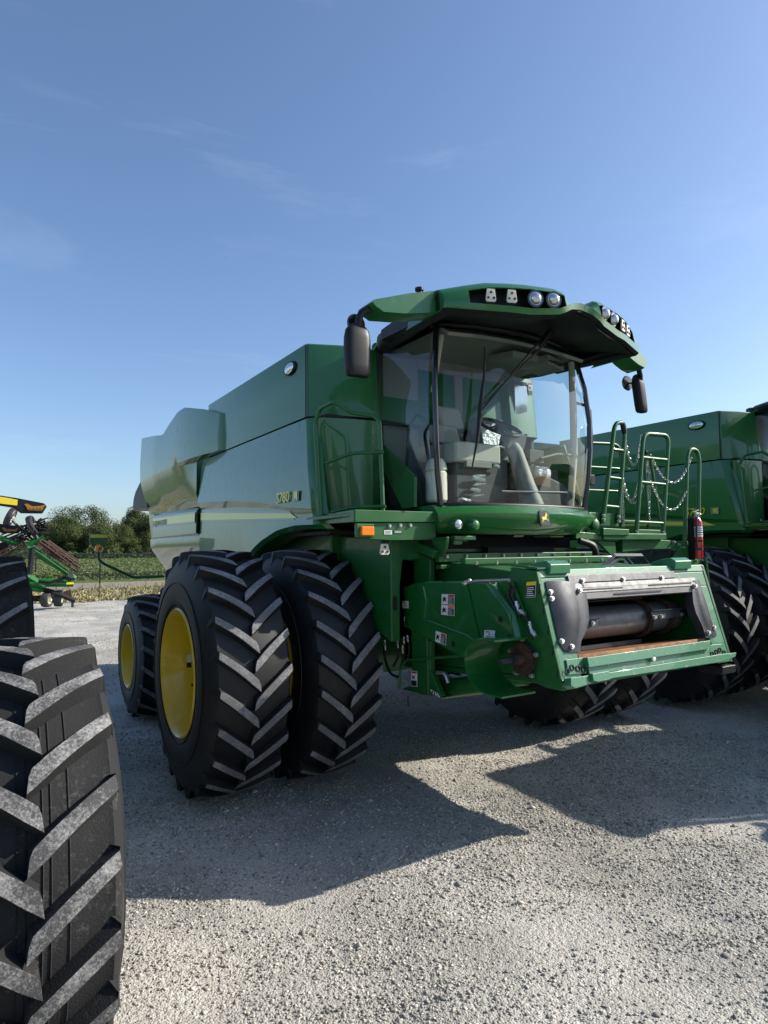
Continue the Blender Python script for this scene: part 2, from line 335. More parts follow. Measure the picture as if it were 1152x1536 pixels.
# ------------------------------------------------------------------ the combine
def sticker(parent, org, ux, uy, w, h, kind='danger', name='warning_decal'):
    """small printed safety label: band, pictogram panel, dark text panel"""
    ux = Vector(ux).normalized(); uy = Vector(uy).normalized(); n = ux.cross(uy); o = Vector(org); mb = MB()
    def R_(x0, x1, y0, y1, mi, k=0):
        c = o+ux*((x0+x1)/2*w)+uy*((y0+y1)/2*h)+n*(.0015+k*.0015); mb.obox(c, ux*((x1-x0)/2*w), uy*((y1-y0)/2*h), n*.001, mi)
    R_(0, 1, 0, 1, 0)
    top = {'danger': 1, 'warn': 2, 'yel': 3}.get(kind, 4)
    if kind in ('danger', 'warn'):
        R_(.52, .97, .74, .95, top, 1); R_(.52, .97, .05, .70, 5, 1); R_(.05, .48, .05, .95, 4, 1)
        P = [(.12, .55), (.2, .78), (.3, .62), (.42, .7), (.34, .45), (.42, .25), (.25, .35), (.12, .2)]
        mb.prism([o+ux*(a*w)+uy*(b*h)+n*.0045 for a, b in P], n*.001, 5)
        for k in range(5): R_(.56, .9-.06*(k % 2), .12+.11*k, .155+.11*k, 4, 2)
    elif kind == 'yel':
        R_(.03, .97, .03, .97, 5, 1); R_(.0, 1, .76, 1, 3, 2)
        for k in range(5): R_(.12, .88-.1*(k % 3), .1+.125*k, .15+.125*k, 4, 2)
    elif kind == 'tall':
        R_(.06, .94, .84, .97, 1, 1); R_(.06, .94, .40, .80, 4, 1); R_(.06, .94, .04, .38, 5, 1)
        mb.prism([o+ux*(a*w)+uy*(b*h)+n*.0045 for a, b in [(.2, .75), (.5, .62), (.8, .74), (.6, .56), (.7, .44), (.45, .52), (.25, .46)]], n*.001, 5)
    else:
        R_(.2, .8, .30, .36, 5, 1); R_(.12, .5, .78, .86, 5, 1); R_(.45, .55, .5, .66, 5, 1)
    mb.build(name, ['white', 'labred', 'laborg', 'labyel', 'white', 'labblk'], parent, smooth=0)
def lamp3(parent, c, ux, uy, w, h, nm='reflector_plate'):
    """cream plate with three round bolt-like lamps"""
    c, ux, uy = Vector(c), Vector(ux).normalized(), Vector(uy).normalized(); n = ux.cross(uy)
    P = [(-.5, -.32), (-.38, -.5), (.38, -.5), (.5, -.32), (.36, .5), (-.36, .5)]
    m = MB(); m.prism([c+ux*a*w+uy*b*h for a, b in P], n*.014)
    for a, b in ((0, .22), (-.26, -.2), (.26, -.2)): p = c+ux*a*w+uy*b*h+n*.014; m.cyl(p, p+n*.008, .12*w, n=12, mi=1)
    return m.build(nm, ['offw', 'guard'], parent, bevel=.003)
def deer_badge(parent, c, ux, uy, w, h):
    c, ux, uy = Vector(c), Vector(ux).normalized(), Vector(uy).normalized(); n = ux.cross(uy)
    def oct_(s, e=.12): return [c+ux*a*w*s+uy*b*h*s for a, b in [(-.5+e, -.5), (.5-e, -.5), (.47, -.5+e), (.5, .5-e), (.5-e, .5), (-.5+e, .5), (-.5, .5-e), (-.47, -.5+e)]]
    m = MB(); m.prism(oct_(1.0), n*.016, 2); m.prism([p+n*.015 for p in oct_(.88)], n*.003, 1)
    D = [(-.36, .02), (-.22, .10), (-.05, .08), (.06, .2), (.12, .34), (.02, .42), (.2, .36), (.22, .42), (.24, .3), (.34, .22), (.24, .18), (.18, .04), (.2, -.06), (.36, -.16), (.34, -.2), (.14, -.12), (-.02, -.12), (-.16, -.14), (-.28, -.3), (-.4, -.34), (-.3, -.24), (-.26, -.08), (-.34, -.04)]
    m.prism([c+n*.018+ux*a*w*.9+uy*b*h*.9 for a, b in D], n*.003, 0)
    return m.build('badge', ['decal', 'labblk', 'guard'], parent, smooth=0)
def chain(parent, a, b, sag, name='safety_chain', step=.030, end=0):
    a, b = Vector(a), Vector(b); m = MB(); pts = [];
    for i in range(61):
        t = i/60; p = a.lerp(b, t); p.z -= sag*4*t*(1-t); pts.append(p)
    L = [0]
    for i in range(1, 61): L.append(L[-1]+(pts[i]-pts[i-1]).length)
    n = max(3, int(L[-1]/step)); j = 0
    for k in range(n):
        s = (k+.5)/n*L[-1]
        while L[j+1] < s: j += 1
        t = (s-L[j])/(L[j+1]-L[j]); p = pts[j].lerp(pts[j+1], t); d = (pts[j+1]-pts[j]).normalized()
        q = d.cross(Vector((0, 1, 0))).normalized(); w = d.cross(q) if k % 2 else q
        ring = [p+d*(.019*math.cos(u))+w*(.0105*math.sin(u)) for u in [2*math.pi*z/8 for z in range(8)]]
        m.tube(ring, .0032, 5, closed=True)
    return m.build(name, 'galv', parent, smooth=60)

C = thing('combine_harvester', 'green combine harvester in the centre with dual front tyres and an open feeder house', 'combine harvester', group='green combine harvesters parked side by side')
def interp(x, xs, ys):
    return float(np.interp(x, xs, ys))
def XL(z): return interp(z, [1.55, 1.95, 2.52, 2.60, 3.13], [-1.44, -1.55, -1.625, -1.665, -1.60])
# --- lower side panels, both sides
def side_panel(s):
    ys = [-.56, -.40, -.2, .0, .2, .4, .6, .8, 1.0, 1.1, 1.2, 1.5, 2.0, 2.4, 2.74]
    def zb(y): return interp(y, [-.58, -.23, .18, .59, .8, 1.0, 1.12, 1.25, 2.8], [2.20, 2.21, 2.18, 2.09, 2.02, 1.93, 1.85, 1.72, 1.72])
    def zband(y): return interp(y, [-.65, -.14, .64, 1.6, 2.76], [2.325, 2.365, 2.47, 2.55, 2.605])
    def bw(y): return interp(y, [-.65, -.3, .64, 2.7], [.004, .015, .055, .085])
    rows = []
    T = [3.14, 3.0, 2.85, 2.7]
    for z in T:
        sh = [y if y > -.3 else -.33-(3.14-z)*.27+(y+.56)*.9 for y in ys]
        rows.append([(s*-1*XX, y, z) for y, XX in zip(sh, [-interp(z, [2.6, 3.13], [-1.660, -1.60]) if 0 else interp(z, [2.6, 3.13], [1.655, 1.60])]*len(ys))])
    def col(zf, X): return [(-s*X(y), y-.0 if y > -.5 else -.33-(3.14-zf(y))*.27, zf(y)) for y in ys]
    rows.append(col(lambda y: zband(y), lambda y: 1.66)); rows.append(col(lambda y: zband(y)-bw(y), lambda y: 1.66-bw(y)*.55))
    rows.append(col(lambda y: (zband(y)-bw(y))*.6+zb(y)*.4, lambda y: 1.655-bw(y)*.35)); rows.append(col(lambda y: zb(y), lambda y: 1.665-bw(y)*.2))
    rows.append(col(lambda y: zb(y)-.035, lambda y: 1.62)); rows.append(col(lambda y: zb(y)-.045, lambda y: 1.42))
    m = MB(); m.loft(rows)
    # rounded return at the forward edge
    fr = [r[0] for r in rows[:9]]
    ret = [[Vector(p) for p in fr]]
    for k, (dx, dy) in enumerate(((.012, -.035), (.045, -.075), (.10, -.10))): ret.append([Vector(p)+Vector((s*dx, dy, 0)) for p in fr])
    m.loft(ret)
    # top lip
    m.loft([rows[0], [(p[0]+s*.05, p[1], p[2]+.004) for p in rows[0]]])
    return m.build('side_panel', 'green', C, solid=.006, smooth=28)
sp = side_panel(1); side_panel(-1)
# stripe on the right-hand panel
def strip(pts_t, pts_b, X, m_, par, nm='stripe', n=14, x2=None):
    rows = []
    for pts in (pts_t, pts_b):
        ys = np.linspace(pts[0][0], pts[1][0], n); rows.append([(X(y, z_), y, z_) for y in ys for z_ in [interp(y, [p[0] for p in sorted(pts)], [p[1] for p in sorted(pts)])]])
    mb = MB(); mb.loft(rows); return mb.build(nm, m_, par, smooth=60, solid=.002)
def xs_(y, z): return -1.651 if 0 else -(1.635-.0)-.0
for s in (1, -1):
    def xx(y, z, s=s):
        bwv = interp(y, [-.65, -.3, .64, 2.7], [.004, .015, .055, .085]); zbd = interp(y, [-.65, -.14, .64, 1.6, 2.76], [2.325, 2.365, 2.47, 2.55, 2.605])-bwv
        zb_ = interp(y, [-.58, -.23, .18, .59, .8, 1.0, 1.12, 1.25, 2.8], [2.20, 2.21, 2.18, 2.09, 2.02, 1.93, 1.85, 1.72, 1.72])
        zm = zbd*.6+zb_*.4
        return -s*(interp(z, [zb_, zm, zbd], [1.665-bwv*.2, 1.655-bwv*.35, 1.66-bwv*.55])+.006)
    par = sp if s == 1 else [o for o in COL.objects if o.name.startswith('side_panel')][-1]
    strip([(2.72, 2.500), (-.10, 2.335)], [(2.72, 2.365), (-.20, 2.258)], xx, 'decalg', par, 'stripe_border')
    strip([(2.72, 2.475), (-.12, 2.318)], [(2.72, 2.385), (-.26, 2.270)], lambda y, z: xx(y, z)-s*.004, 'decal', par, 'stripe')
    f = -s; ux = (0, -1, 0) if s == 1 else (0, 1, 0); y0 = .18 if s == 1 else -.18
    text('S780', 'model_lettering', 'decal', par, (f*1.672, y0, 2.425), ux, (0, 0, 1), .135, sx=1.12, shear=.12, bold=.0012)
    mb = MB(); y1 = (-.20 if s == 1 else .20)
    mb.obox((f*1.672, y1-s*.06, 2.465), (0, .06, 0), (0, 0, .045), (.001, 0, 0), 1)
    mb.prism([(f*1.676, y1-s*a, 2.465+b) for a, b in [(.03, .02), (.06, .04), (.085, .03), (.105, .05), (.1, .0), (.105, -.05), (.07, -.02), (.05, -.04)]], (f*.002, 0, 0), 0)
    mb.build('globe_emblem', ['decal', 'decalg'], par, smooth=0)
# --- grain tank
tk = MB()
def tank_outline(s):
    return [(-1.60, -.31), (-1.585, -.345), (-1.31, -.45), (-1.05, -.50), (-.97, -.47), (-.92, -.38)]
o_ = tank_outline(1)
pl = o_+[(.62, -.38), (.66, -.45), (.98, -.46), (1.04, -.43), (1.30, .05), (1.50, .7), (1.60, 1.5), (1.60, 2.50), (-1.60, 2.50)]
rt = []
for z, k in ((3.16, 0), (3.5, 0), (3.80, 0), (3.812, .01)):
    row = []
    for (x, y) in pl:
        bend = (3.81-z)*-.10 if -1.5 < x < 1.5 and y < 0 else 0
        row.append((x*(1-.003*k), y+bend*(1 if abs(x) < 1.5 else 0)+k, z))
    rt.append(row)
tk.loft(rt, True); tk.loft([[(x*.985, y*.985+.01, 3.812) for x, y in pl], [(x*.985, y*.985+.01, 3.3) for x, y in pl]], True); tk.loft([rt[-1], [(x*.985, y*.985+.01, 3.812) for x, y in pl]], True)
tk.prism([(x*.98, y*.98, 3.3) for x, y in pl], (0, 0, -.02))
tank = tk.build('grain_tank', 'green', C, smooth=30)
g = MB(); g.tube([(-1.605, -.33, 3.155), (-1.605, -.33, 3.80)], .006, 6); g.build('panel_seam', 'dark', tank)
g = MB()
for s in (-1, 1): g.lathe([(-.02, .075), (.012, .078), (.022, .06), (.022, .01)], (0, 0, 0), 'x', 24) if 0 else None
for s in (-1, 1):
    c = Vector((s*1.60, -.01 if s < 0 else 1.7, 3.665)); lm = MB(); rows = []
    for a, r in ((0, 1.25), (.022, 1.2), (.03, 1.02)): rows.append([c+Vector((s*a, .105*r*math.cos(t), .052*r*math.sin(t))) for t in [2*math.pi*q/28 for q in range(28)]])
    lm.loft(rows, True); rows = []
    for a, r in ((.026, 1.02), (.036, .7), (.04, .01)): rows.append([c+Vector((s*a, .105*r*math.cos(t), .052*r*math.sin(t))) for t in [2*math.pi*q/28 for q in range(28)]])
    lm.loft(rows, True, mi=1); lm.build('side_work_light', ['black', 'lens'], C, smooth=50)
# dark strip along the gap between tank and panels
m = MB()
for s in (-1, 1): m.box(s*1.56-.03, s*1.56+.03, -.38 if s < 0 else 1.3, 2.78, 3.135, 3.165)
m.cut(); m.box(-1.5, 1.0, -.50, -.42, 3.14, 3.165); m.each('tank_gap_strip', 'dark', C, smooth=0)
# --- rear cowl and rear body
def cowl(s):
    Y = [1.95, 2.41, 3.01, 3.3, 3.79, 4.12, 4.8, 5.73]; Zt = [3.60, 3.73, 3.86, 3.86, 3.76, 3.67, 3.76, 3.87]
    ys = list(np.linspace(1.95, 5.75, 26)); zt = [interp(y, Y, Zt)+0 for y in ys]
    fr = [(0., 1.60, 2.57), (.04, 1.625, 2.63), (.12, 1.665, 2.72), (.33, 1.735, 2.95), (.50, 1.775, 3.13), (.52, 1.78, 3.165), (.7, 1.785, None), (1., 1.765, None)]
    rows = []
    for k, (t, x, z) in enumerate(fr):
        row = []
        for y, zz in zip(ys, zt):
            z_ = z if z is not None else 3.15+(zz-3.15)*((t-.52)/.48)
            yy = y if z_ > 3.14 else y+(2.78-1.95)*max(0, 1-(y-1.95)/1.2)*1
            if k < 5: yy = 5.75-(5.75-yy)*1.0-(.55-t)*.12*(y-1.95)/3.8
            if k < 5 and x > 1.66: e_ = min(1, max(0, (yy-2.78)/.7)); xq = 1.66+(x-1.66)*e_*e_*(3-2*e_)
            else: xq = x
            if k >= 5: xq -= .13*max(0, (3.4-y)/1.45)**2
            row.append((-s*(xq-.05*max(0, (y-4.6))/1.15), yy, z_))
        rows.append(row)
    m = MB(); m.loft(rows)
    # rounded corner and return face towards the tank
    fe = [r[0] for r in rows[5:]]
    m.loft([fe, [(p[0]+s*.02, p[1]-.05, p[2]) for p in fe], [(p[0]+s*.06, p[1]-.085, p[2]) for p in fe], [(p[0]+s*.12, p[1]-.12, p[2]-.02) for p in fe]])
    m.loft([rows[-1], [(p[0]+s*.04, p[1], p[2]+.004) for p in rows[-1]], [(p[0]+s*.06, p[1], p[2]-.3) for p in rows[-1]]])
    return m.build('rear_cowl', 'green', C, solid=.01, smooth=30)
cowl(1); cowl(-1)
def door(s):
    m = MB(); ys = list(np.linspace(2.80, 5.25, 10)); rows = []
    for z0, z1, x in ((2.545, 2.60, 1.60), (2.53, 2.585, 1.625), (2.50, 2.55, 1.645), (2.30, 2.32, 1.652), (2.23, 2.225, 1.655), (2.21, 2.205, 1.60)):
        rows.append([(-s*(x-.02*(y-2.8)/2.45), y-.0, z0+(z1-z0)*(y-2.8)/2.45) for y in ys])
    m.loft(rows); d = m.build('access_door', 'green', C, solid=.02, smooth=30)
    def xx(y, z): return -s*(1.645-.02*(y-2.8)/2.45+max(0, 2.5-z)*.035+.006+.011)
    strip([(2.83, 2.495), (5.2, 2.535)], [(2.83, 2.355), (5.2, 2.39)], xx, 'decalg', d, 'stripe_border')
    strip([(2.83, 2.475), (5.2, 2.515)], [(2.83, 2.375), (5.2, 2.41)], lambda y, z: xx(y, z)-s*.004, 'decal', d, 'stripe')
    ux = (0, -1, 0) if s == 1 else (0, 1, 0)
    text('JOHN DEERE', 'brand_lettering', 'decalg', d, (-s*1.666, 5.12 if s == 1 else 4.0, 2.40), ux, (0, 0, 1), .105, sx=1.35, bold=.0008)
    return d
door(1); door(-1)
for s in (-1, 1):                                  # rear lower body: slab below the door and to the rear
    m = MB(); ys = [2.80, 3.6, 4.4, 5.2, 5.65]; rows = []
    for z, x in ((2.20, 1.60), (2.07, 1.62), (2.04, 1.61), (1.68, 1.44), (1.55, 1.35)): rows.append([(s*(x-.03*max(0, y-5.2)), y-(2.2-z)*(.9 if y > 5 else 0), z) for y in ys])
    m.loft(rows)
    m.prism([(s*1.58, 5.28, 2.20), (s*1.58, 5.28, 2.60), (s*1.59, 5.75, 2.60), (s*1.56, 5.66, 2.1)], (-s*.05, 0, 0))
    m.box(s*1.50-.05, s*1.50+.05, 5.3, 5.95, 2.6, 3.45)
    m.build('rear_body', 'green', C, smooth=30)
m = MB(); m.box(-1.5, 1.5, 2.0, 5.6, 2.15, 3.45); m.box(-1.35, 1.35, 2.5, 5.3, 1.2, 2.2)
m.box(-1.3, 1.0, -.2, 2.6, 1.75, 3.15); m.box(1.0, 1.25, .4, 2.6, 1.75, 3.15); m.build('inner_body', 'greenr', C, bevel=.02)
m = MB(); m.box(-.55, .55, -.9, 3.9, .95, 1.75); m.box(-1.2, 1.2, -.3, .3, .85, 1.2); m.box(-1.1, 1.1, 2.75, 3.2, .65, .9); m.box(-1.5, -.6, -.25, 2.6, 1.35, 1.75); m.box(.6, 1.5, -.25, 2.6, 1.35, 1.75); m.build('chassis', 'greenr', C, bevel=.015)
m = MB()                                           # curved black shroud at the tail
rows = []
for t in np.linspace(0, 1, 9):
    z = 3.34-.62*t; bul = math.sin(min(1, t*1.2)*math.pi/2)
    rows.append([(x*1.04, 5.66+.95*bul*(1-.35*max(0, .5-t)/.5)+(.0 if abs(x) < 1.6 else -.06), z) for x in np.linspace(-1.62, 1.62, 9)])
for sx in (0, 8):
    m.loft([[r[sx] for r in rows], [(r[sx][0]*.98, 5.6, r[sx][2]) for r in rows]])
m.loft(rows); m.loft([rows[-1], [(p[0], 5.6, p[2]) for p in rows[-1]]]); m.loft([rows[0], [(p[0], 5.6, p[2]) for p in rows[0]]]); m.build('tail_shroud', 'black', C, smooth=40)
# marker arm with amber lamp at the rear quarter
for s in (-1, 1):
    m = MB(); p = [(s*1.50, 5.1, 1.61), (s*1.93, 5.2, 1.60), (s*2.38, 5.2, 1.83), (s*2.44, 5.2, 1.90), (s*2.44, 5.2, 2.05)]
    m.tube(rnd(p, .05), .022, 8); ar = m.build('marker_arm', 'greenr', C, smooth=60)
    m = MB(); P = [(-.19, .28), (.19, .28), (.18, .08), (.12, -.02), (.03, -.1), (-.03, -.1), (-.12, -.02), (-.18, .08)]
    m.prism([(s*2.44+a*.7, 5.18, 2.08+b*.72) for a, b in P], (0, .03, 0)); sh_ = m.build('marker_shield', 'green', ar, bevel=.006)
    m = MB(); m.box(s*2.44-.122, s*2.44+.122, 5.172, 5.179, 2.215, 2.265); m.build('reflector_tape', 'decal', ar, smooth=0)
    m = MB(); m.lathe([(.0, .062), (-.03, .060), (-.055, .045), (-.06, .01)], (s*2.44, 5.18, 2.06), 'y', 20); m.lathe([(.03, .062), (.06, .060), (.085, .045), (.09, .01)], (s*2.44, 5.18, 2.06), 'y', 20); m.build('amber_lamp', 'amber', ar, smooth=50)
# --- unloading auger folded along the left side, with its upright elbow
m = MB(); m.tube(rnd([(1.45, 1.9, 2.6), (1.5, 1.9, 3.3), (1.72, 2.3, 3.52), (1.8, 3.0, 3.55), (1.8, 6.0, 3.55)], .25), .17, 20); au = m.build('unloading_auger', 'green', C, smooth=50)
m = MB(); a_, b_ = at(772, 621, Y=-.49), at(790, 580, Y=-.49); m.prism([(a_.x, -.475, a_.z), (b_.x, -.475, a_.z), (b_.x, -.475, b_.z), (a_.x, -.475, b_.z)], (0, -.02, 0)); m.box(a_.x-.01, b_.x+.01, -.492, -.475, b_.z+.01, b_.z+.045, 1); m.build('tank_window', ['lens', 'dark'], tank, bevel=.006)
e_ = at(792.5, 593, Y=-.478); sticker(tank, e_, (1, 0, 0), (0, 0, 1), .06, .14, 'tall')
# --- panel in front of the tank, behind the left handrail
m = MB(); rows = []
for z in np.linspace(3.13, 2.22, 9):
    t = (3.13-z)/.91; xl = -1.555+.09*t; rows.append([(xl, -.46, z), (xl+.05, -.50, z), (-1.25, -.56, z), (-1.08, -.58, z), (-1.00, -.55, z), (-.96, -.45, z)])
m.loft(rows); m.build('front_panel', 'green', C, solid=.01, smooth=25)
m = MB(); m.box(-1.50, -1.02, -.44, -.2, 2.2, 3.13); m.box(-1.0, 1.0, -.34, -.2, 2.25, 3.7); m.build('cab_bulkhead', 'dark', C, smooth=0)
m = MB(); m.loft([[(x, y, 3.13), (x, y, 2.22)] for x, y in ((.95, -.44), (1.04, -.42), (1.30, .06), (1.5, .7), (1.6, 1.5))]); m.build('front_panel', 'green', C, solid=.01)
# --- platform right of the cab (photo left) and its handrail
m = MB(); m.box(-1.66, -.90, -1.28, -.45, 2.235, 2.265)
m.prism([(-1.66, -1.285, 2.19), (-.91, -1.285, 2.20), (-.91, -1.285, 2.285), (-1.66, -1.285, 2.285)], (0, .03, 0))
m.prism([(-1.665, -1.28, 2.19), (-1.665, -1.28, 2.285), (-1.60, -.62, 2.285), (-1.60, -.62, 2.20)], (.02, 0, 0))
pf = m.build('platform', 'greenr', C, bevel=.006)
m = MB(); m.prism([(-1.64, -1.262, 2.188), (-.90, -1.262, 2.198), (-.90, -1.262, 2.06), (-1.32, -1.262, 2.055), (-1.64, -1.262, 2.07)], (0, .02, 0)); br = m.build('light_bracket', 'greenr', C, bevel=.004)
m = MB(); m.box(-1.655, -1.50, -1.30, -1.263, 2.075, 2.18, 1); m.box(-1.625, -1.515, -1.325, -1.29, 2.09, 2.16); m.build('amber_lamp', ['amber', 'greenr'], br, bevel=.008)
m = MB()
for u in (584, 600, 615): m.bolt(at(u, 789 if u < 590 else 788, Y=-1.262), (0, -1, 0), .011)
for u, v in ((547, 828),): pass
m.each('bolt', 'galv', br)
m = MB(); m.obox(at(582, 798.5, Y=-1.265), (.036, 0, 0), (0, .001, 0), (0, 0, .016), 0); m.obox(at(597, 798, Y=-1.265), (.042, 0, 0), (0, .001, 0), (0, 0, .010), 1)
for k in range(3): m.obox(at(597, 796.8+k*1.1, Y=-1.267), (.034-.008*(k % 2), 0, 0), (0, .0006, 0), (0, 0, .0014), 0)
for k in range(2): m.obox(at(582, 797.5+k*2, Y=-1.267), (.026, 0, 0), (0, .0006, 0), (0, 0, .0022), 1)
m.build('maker_plate', ['white', 'labblk'], br, smooth=0)
m = MB(); r_ = .018
q0 = (-1.63, -.66, 2.24)
m.tube(rnd([q0, (-1.65, -.60, 3.05), (-1.64, -.68, 3.16), at(501, 602, X=-1.62), at(527, 619, X=-1.52), at(561, 624, X=-1.38), (-1.36, -1.16, 3.0), (-1.36, -1.20, 2.25)], .035), r_, 10)
def hr(a, b, c): m.tube(rnd([a, b, c], .06), .014, 8)
P1 = at(488, 695, X=-1.64); hr(P1, at(527, 680, X=-1.52), at(575, 678, X=-1.36))
hr(at(496.5, 768, X=-1.64), at(529, 761, X=-1.52), at(579, 759.5, X=-1.36))
m.build('handrail', 'greenr', C, smooth=60)
lamp3(C, at(576, 824, Y=-1.2), (1, 0, 0), (0, 0, 1), .088, .085)
m = MB(); m.obox(at(577, 814, Y=-1.19), (.03, 0, 0), (0, .02, 0), (0, 0, .02)); m.build('plate_hanger', 'black', C)
# --- fender plate in front of the inner tyre
P = [(600, 877), (600, 962), (576, 960), (545, 930), (500, 900), (500, 796), (650, 802), (648, 836), (604, 838)]
m = MB(); P3 = [(-1.13, -1.08, 1.70), (-1.135, -1.08, 1.255), (-1.215, -1.08, 1.25), (-1.215, -1.08, 2.06), (-.93, -1.08, 2.06), (-.93, -1.08, 1.90), (-1.10, -1.08, 1.90)]
m.prism(P3, (0, .05, 0)); m.prism([(-1.218, -1.075, 1.25), (-1.218, -.75, 1.35), (-1.218, -.3, 1.72), (-1.218, .9, 1.75), (-1.218, .9, 2.19), (-1.218, -1.075, 2.06)], (.03, 0, 0))
fd = m.build('fender_plate', 'greenr', C, bevel=.008)
m = MB(); m.cut(); m.box(-1.52, -1.0, -.6, .7, 2.12, 2.15); m.cut(); m.box(1.0, 1.52, -.6, .7, 2.12, 2.15); m.each('wheel_arch', 'dark', C)
m = MB(); m.box(-1.25, -1.20, .0, 1.15, 1.70, 2.25); m.build('arch_shade_board', 'dark', C)  # near-black board added to give the wheel well its shade
m = MB(); m.obox(at(592.5, 905, Y=-1.083), (.016, 0, 0), (0, .004, 0), (0, 0, .055)); m.build('slot', 'dark', fd, smooth=0)
# --- cab
def ring(z, lean=0, w=.90, fy=0):
    """plan of the cab glass at height z: bulging windscreen and slightly curved sides"""
    f_ = [(-w, -1.21), (-w*.92, -1.29), (-w*.62, -1.385), (-w*.3, -1.43), (0, -1.445), (w*.3, -1.43), (w*.62, -1.385), (w*.92, -1.29), (w, -1.21)]
    return [(x, y-fy+lean, z) for x, y in f_]
Zs = [2.345, 2.6, 2.9, 3.2, 3.5, 3.78, 3.90]; Wd = [.86, .90, .925, .93, .905, .85, .82]; Fy = [0, .02, .035, .035, .01, -.04, -.08]
rows = [ring(z, 0, w, fy) for z, w, fy in zip(Zs, Wd, Fy)]
m = MB(); m.loft([[p for p in r[1:-1]] for r in rows]); m.build('windscreen', 'glass', C, smooth=60, recalc=False)
for s in (-1, 1):
    m = MB(); rr = []
    for z, w, fy in zip(Zs, Wd, Fy): rr.append([(s*(w+.075*k/6+.010*math.sin(math.pi*k/6)), -1.20-fy*.8+(.78+.04*(3.8-z)*0)*k/6+0, z) for k in range(7)])
    m.loft(rr); m.build('side_window', 'glasss', C, smooth=60, recalc=False)
    m = MB()                                    # corner pillars and door edges
    m.tube([(s*w*.985, -1.262-fy, z) for z, w, fy in zip(Zs, Wd, Fy)], .026, 8); m.build('front_pillar', 'gloss', C, smooth=60)
    m = MB(); m.tube([(s*(w+.045), -.40-fy*.6, z) for z, w, fy in zip(Zs, Wd, Fy)], .06, 8); m.build('rear_pillar', 'trimd', C, smooth=60)
m = MB(); m.cut(); m.tube([p for p in rows[0]], .022, 8); m.cut(); m.tube([(p[0]*.99, p[1]+.01, p[2]-.03) for p in rows[-1]], .03, 8); m.each('windscreen_seal', 'black', C, smooth=60)
# dark ceramic band around the sides of the windscreen (painted black edge of the glass, real width)
# lower cab panel left of the door
m = MB(); P = [at(569, 661, X=-.945), at(579, 673, X=-.945), at(619, 710, X=-.945), at(622, 716, X=-.945), at(621.5, 761, X=-.945), at(603, 764, X=-.945), at(580, 717, X=-.945), at(568, 690, X=-.945)]
m.prism(P, (.03, 0, 0)); m.build('cab_side_panel', 'green', C, bevel=.008)
m = MB(); m.prism([at(570, 690, X=-.91), at(580, 717, X=-.91), at(603, 764, X=-.91), at(652, 764, X=-.91), at(652, 768, X=-.91), at(560, 768, X=-.91)], (.05, 0, 0)); m.build('cab_sill', 'black', C)
# cab floor, rear wall, ceiling
m = MB(); m.box(-.86, .86, -1.30, -.34, 2.28, 2.335); m.prism([(-.8, -1.3, 2.28), (.8, -1.3, 2.28), (.4, -1.38, 2.28), (-.4, -1.38, 2.28)], (0, 0, .055)); fl = m.build('cab_floor', 'trimd', C)
m = MB(); m.box(-.86, -.46, -.42, -.36, 2.3, 3.9); m.box(.5, .86, -.42, -.36, 2.3, 2.95); m.box(-.46, .86, -.42, -.36, 2.3, 2.9); m.box(-.46, .86, -.42, -.36, 3.72, 3.9)
m.box(-.02, .08, -.43, -.36, 2.9, 3.72); m.build('cab_rear_wall', 'trimm', C, bevel=.01)
m = MB(); rows2 = []
for x in np.linspace(-.8, .8, 9): rows2.append([(x, y, 3.80+.05*math.cos(x*1.8)-.06*(1 if y < -1.3 else 0)) for y in (-1.34, -1.25, -1.1, -.8, -.4)])
m.loft(rows2); hl = m.build('headliner', 'trimm', C, solid=.03, smooth=60)
m = MB(); m.obox((.25, -1.05, 3.76), (.22, 0, 0), (0, .16, .02), (0, -.004, .03)); m.obox((.5, -1.12, 3.72), (.16, .05, 0), (-.04, .13, 0), (0, 0, .045))
for k in range(6): m.obox((.40+.04*k, -1.27, 3.705), (.008, 0, 0), (0, .05, 0), (0, 0, .006), 1)
m.build('roof_console', ['trimm', 'dark'], C, bevel=.012)
# seats and consoles
def abox(u0, u1, v0, v1, Y, dp, mt, nm, par=None, bev=.03, lean=0):
    """upholstered block: photo rectangle on plane Y, dp deep"""
    p, q = at(u0, v1, Y=Y), at(u1, v0, Y=Y); m = MB(); m.hexa([(p.x, Y, p.z), (q.x, Y, p.z), (q.x, Y+dp, p.z), (p.x, Y+dp, p.z), (p.x, Y+lean, q.z), (q.x, Y+lean, q.z), (q.x, Y+dp+lean, q.z), (p.x, Y+dp+lean, q.z)])
    return m.build(nm, mt, par or C, bevel=bev, seg=3)
se = abox(722, 763, 628, 685, -.72, .12, 'trimm', 'operator_seat', lean=.06); abox(726, 760, 637, 668, -.745, .02, 'plast', 'plastic_seat_cover', se, .008, .05); abox(715, 765, 672, 690, -1.0, .34, 'trimm', 'seat_cushion', se)
ps = abox(664, 698, 610, 640, -.60, .10, 'leather', 'passenger_seat', lean=.08); abox(660, 694, 636, 664, -.72, .16, 'leather', 'seat_cushion', ps, .035, .08)
abox(655, 684, 668, 756, -1.02, .3, 'trimm', 'side_console', None, .02)
fc_ = abox(684, 762, 690, 757, -1.14, .36, 'trimd', 'front_console', None, .02); abox(683, 752, 667, 692, -1.17, .22, 'leather', 'console_pad', fc_, .03); abox(700, 738, 694, 700, -1.185, .05, 'trimm', 'console_ledge', fc_, .006)
m = MB()
for k, (u, v, w) in enumerate(((718, 714, .075), (718, 719, .07), (719, 727, .065), (713, 735, .05), (717, 744, .06), (745, 700, .03))):
    c = at(u, v, Y=-1.18); m.cut(); m.obox(c, (w, 0, .006*(1-2*(k % 2))), (0, .012, 0), (0, -.006, .008+.004*(k % 2)))
m.each('folded_paper', 'plast', fc_, bevel=.004)
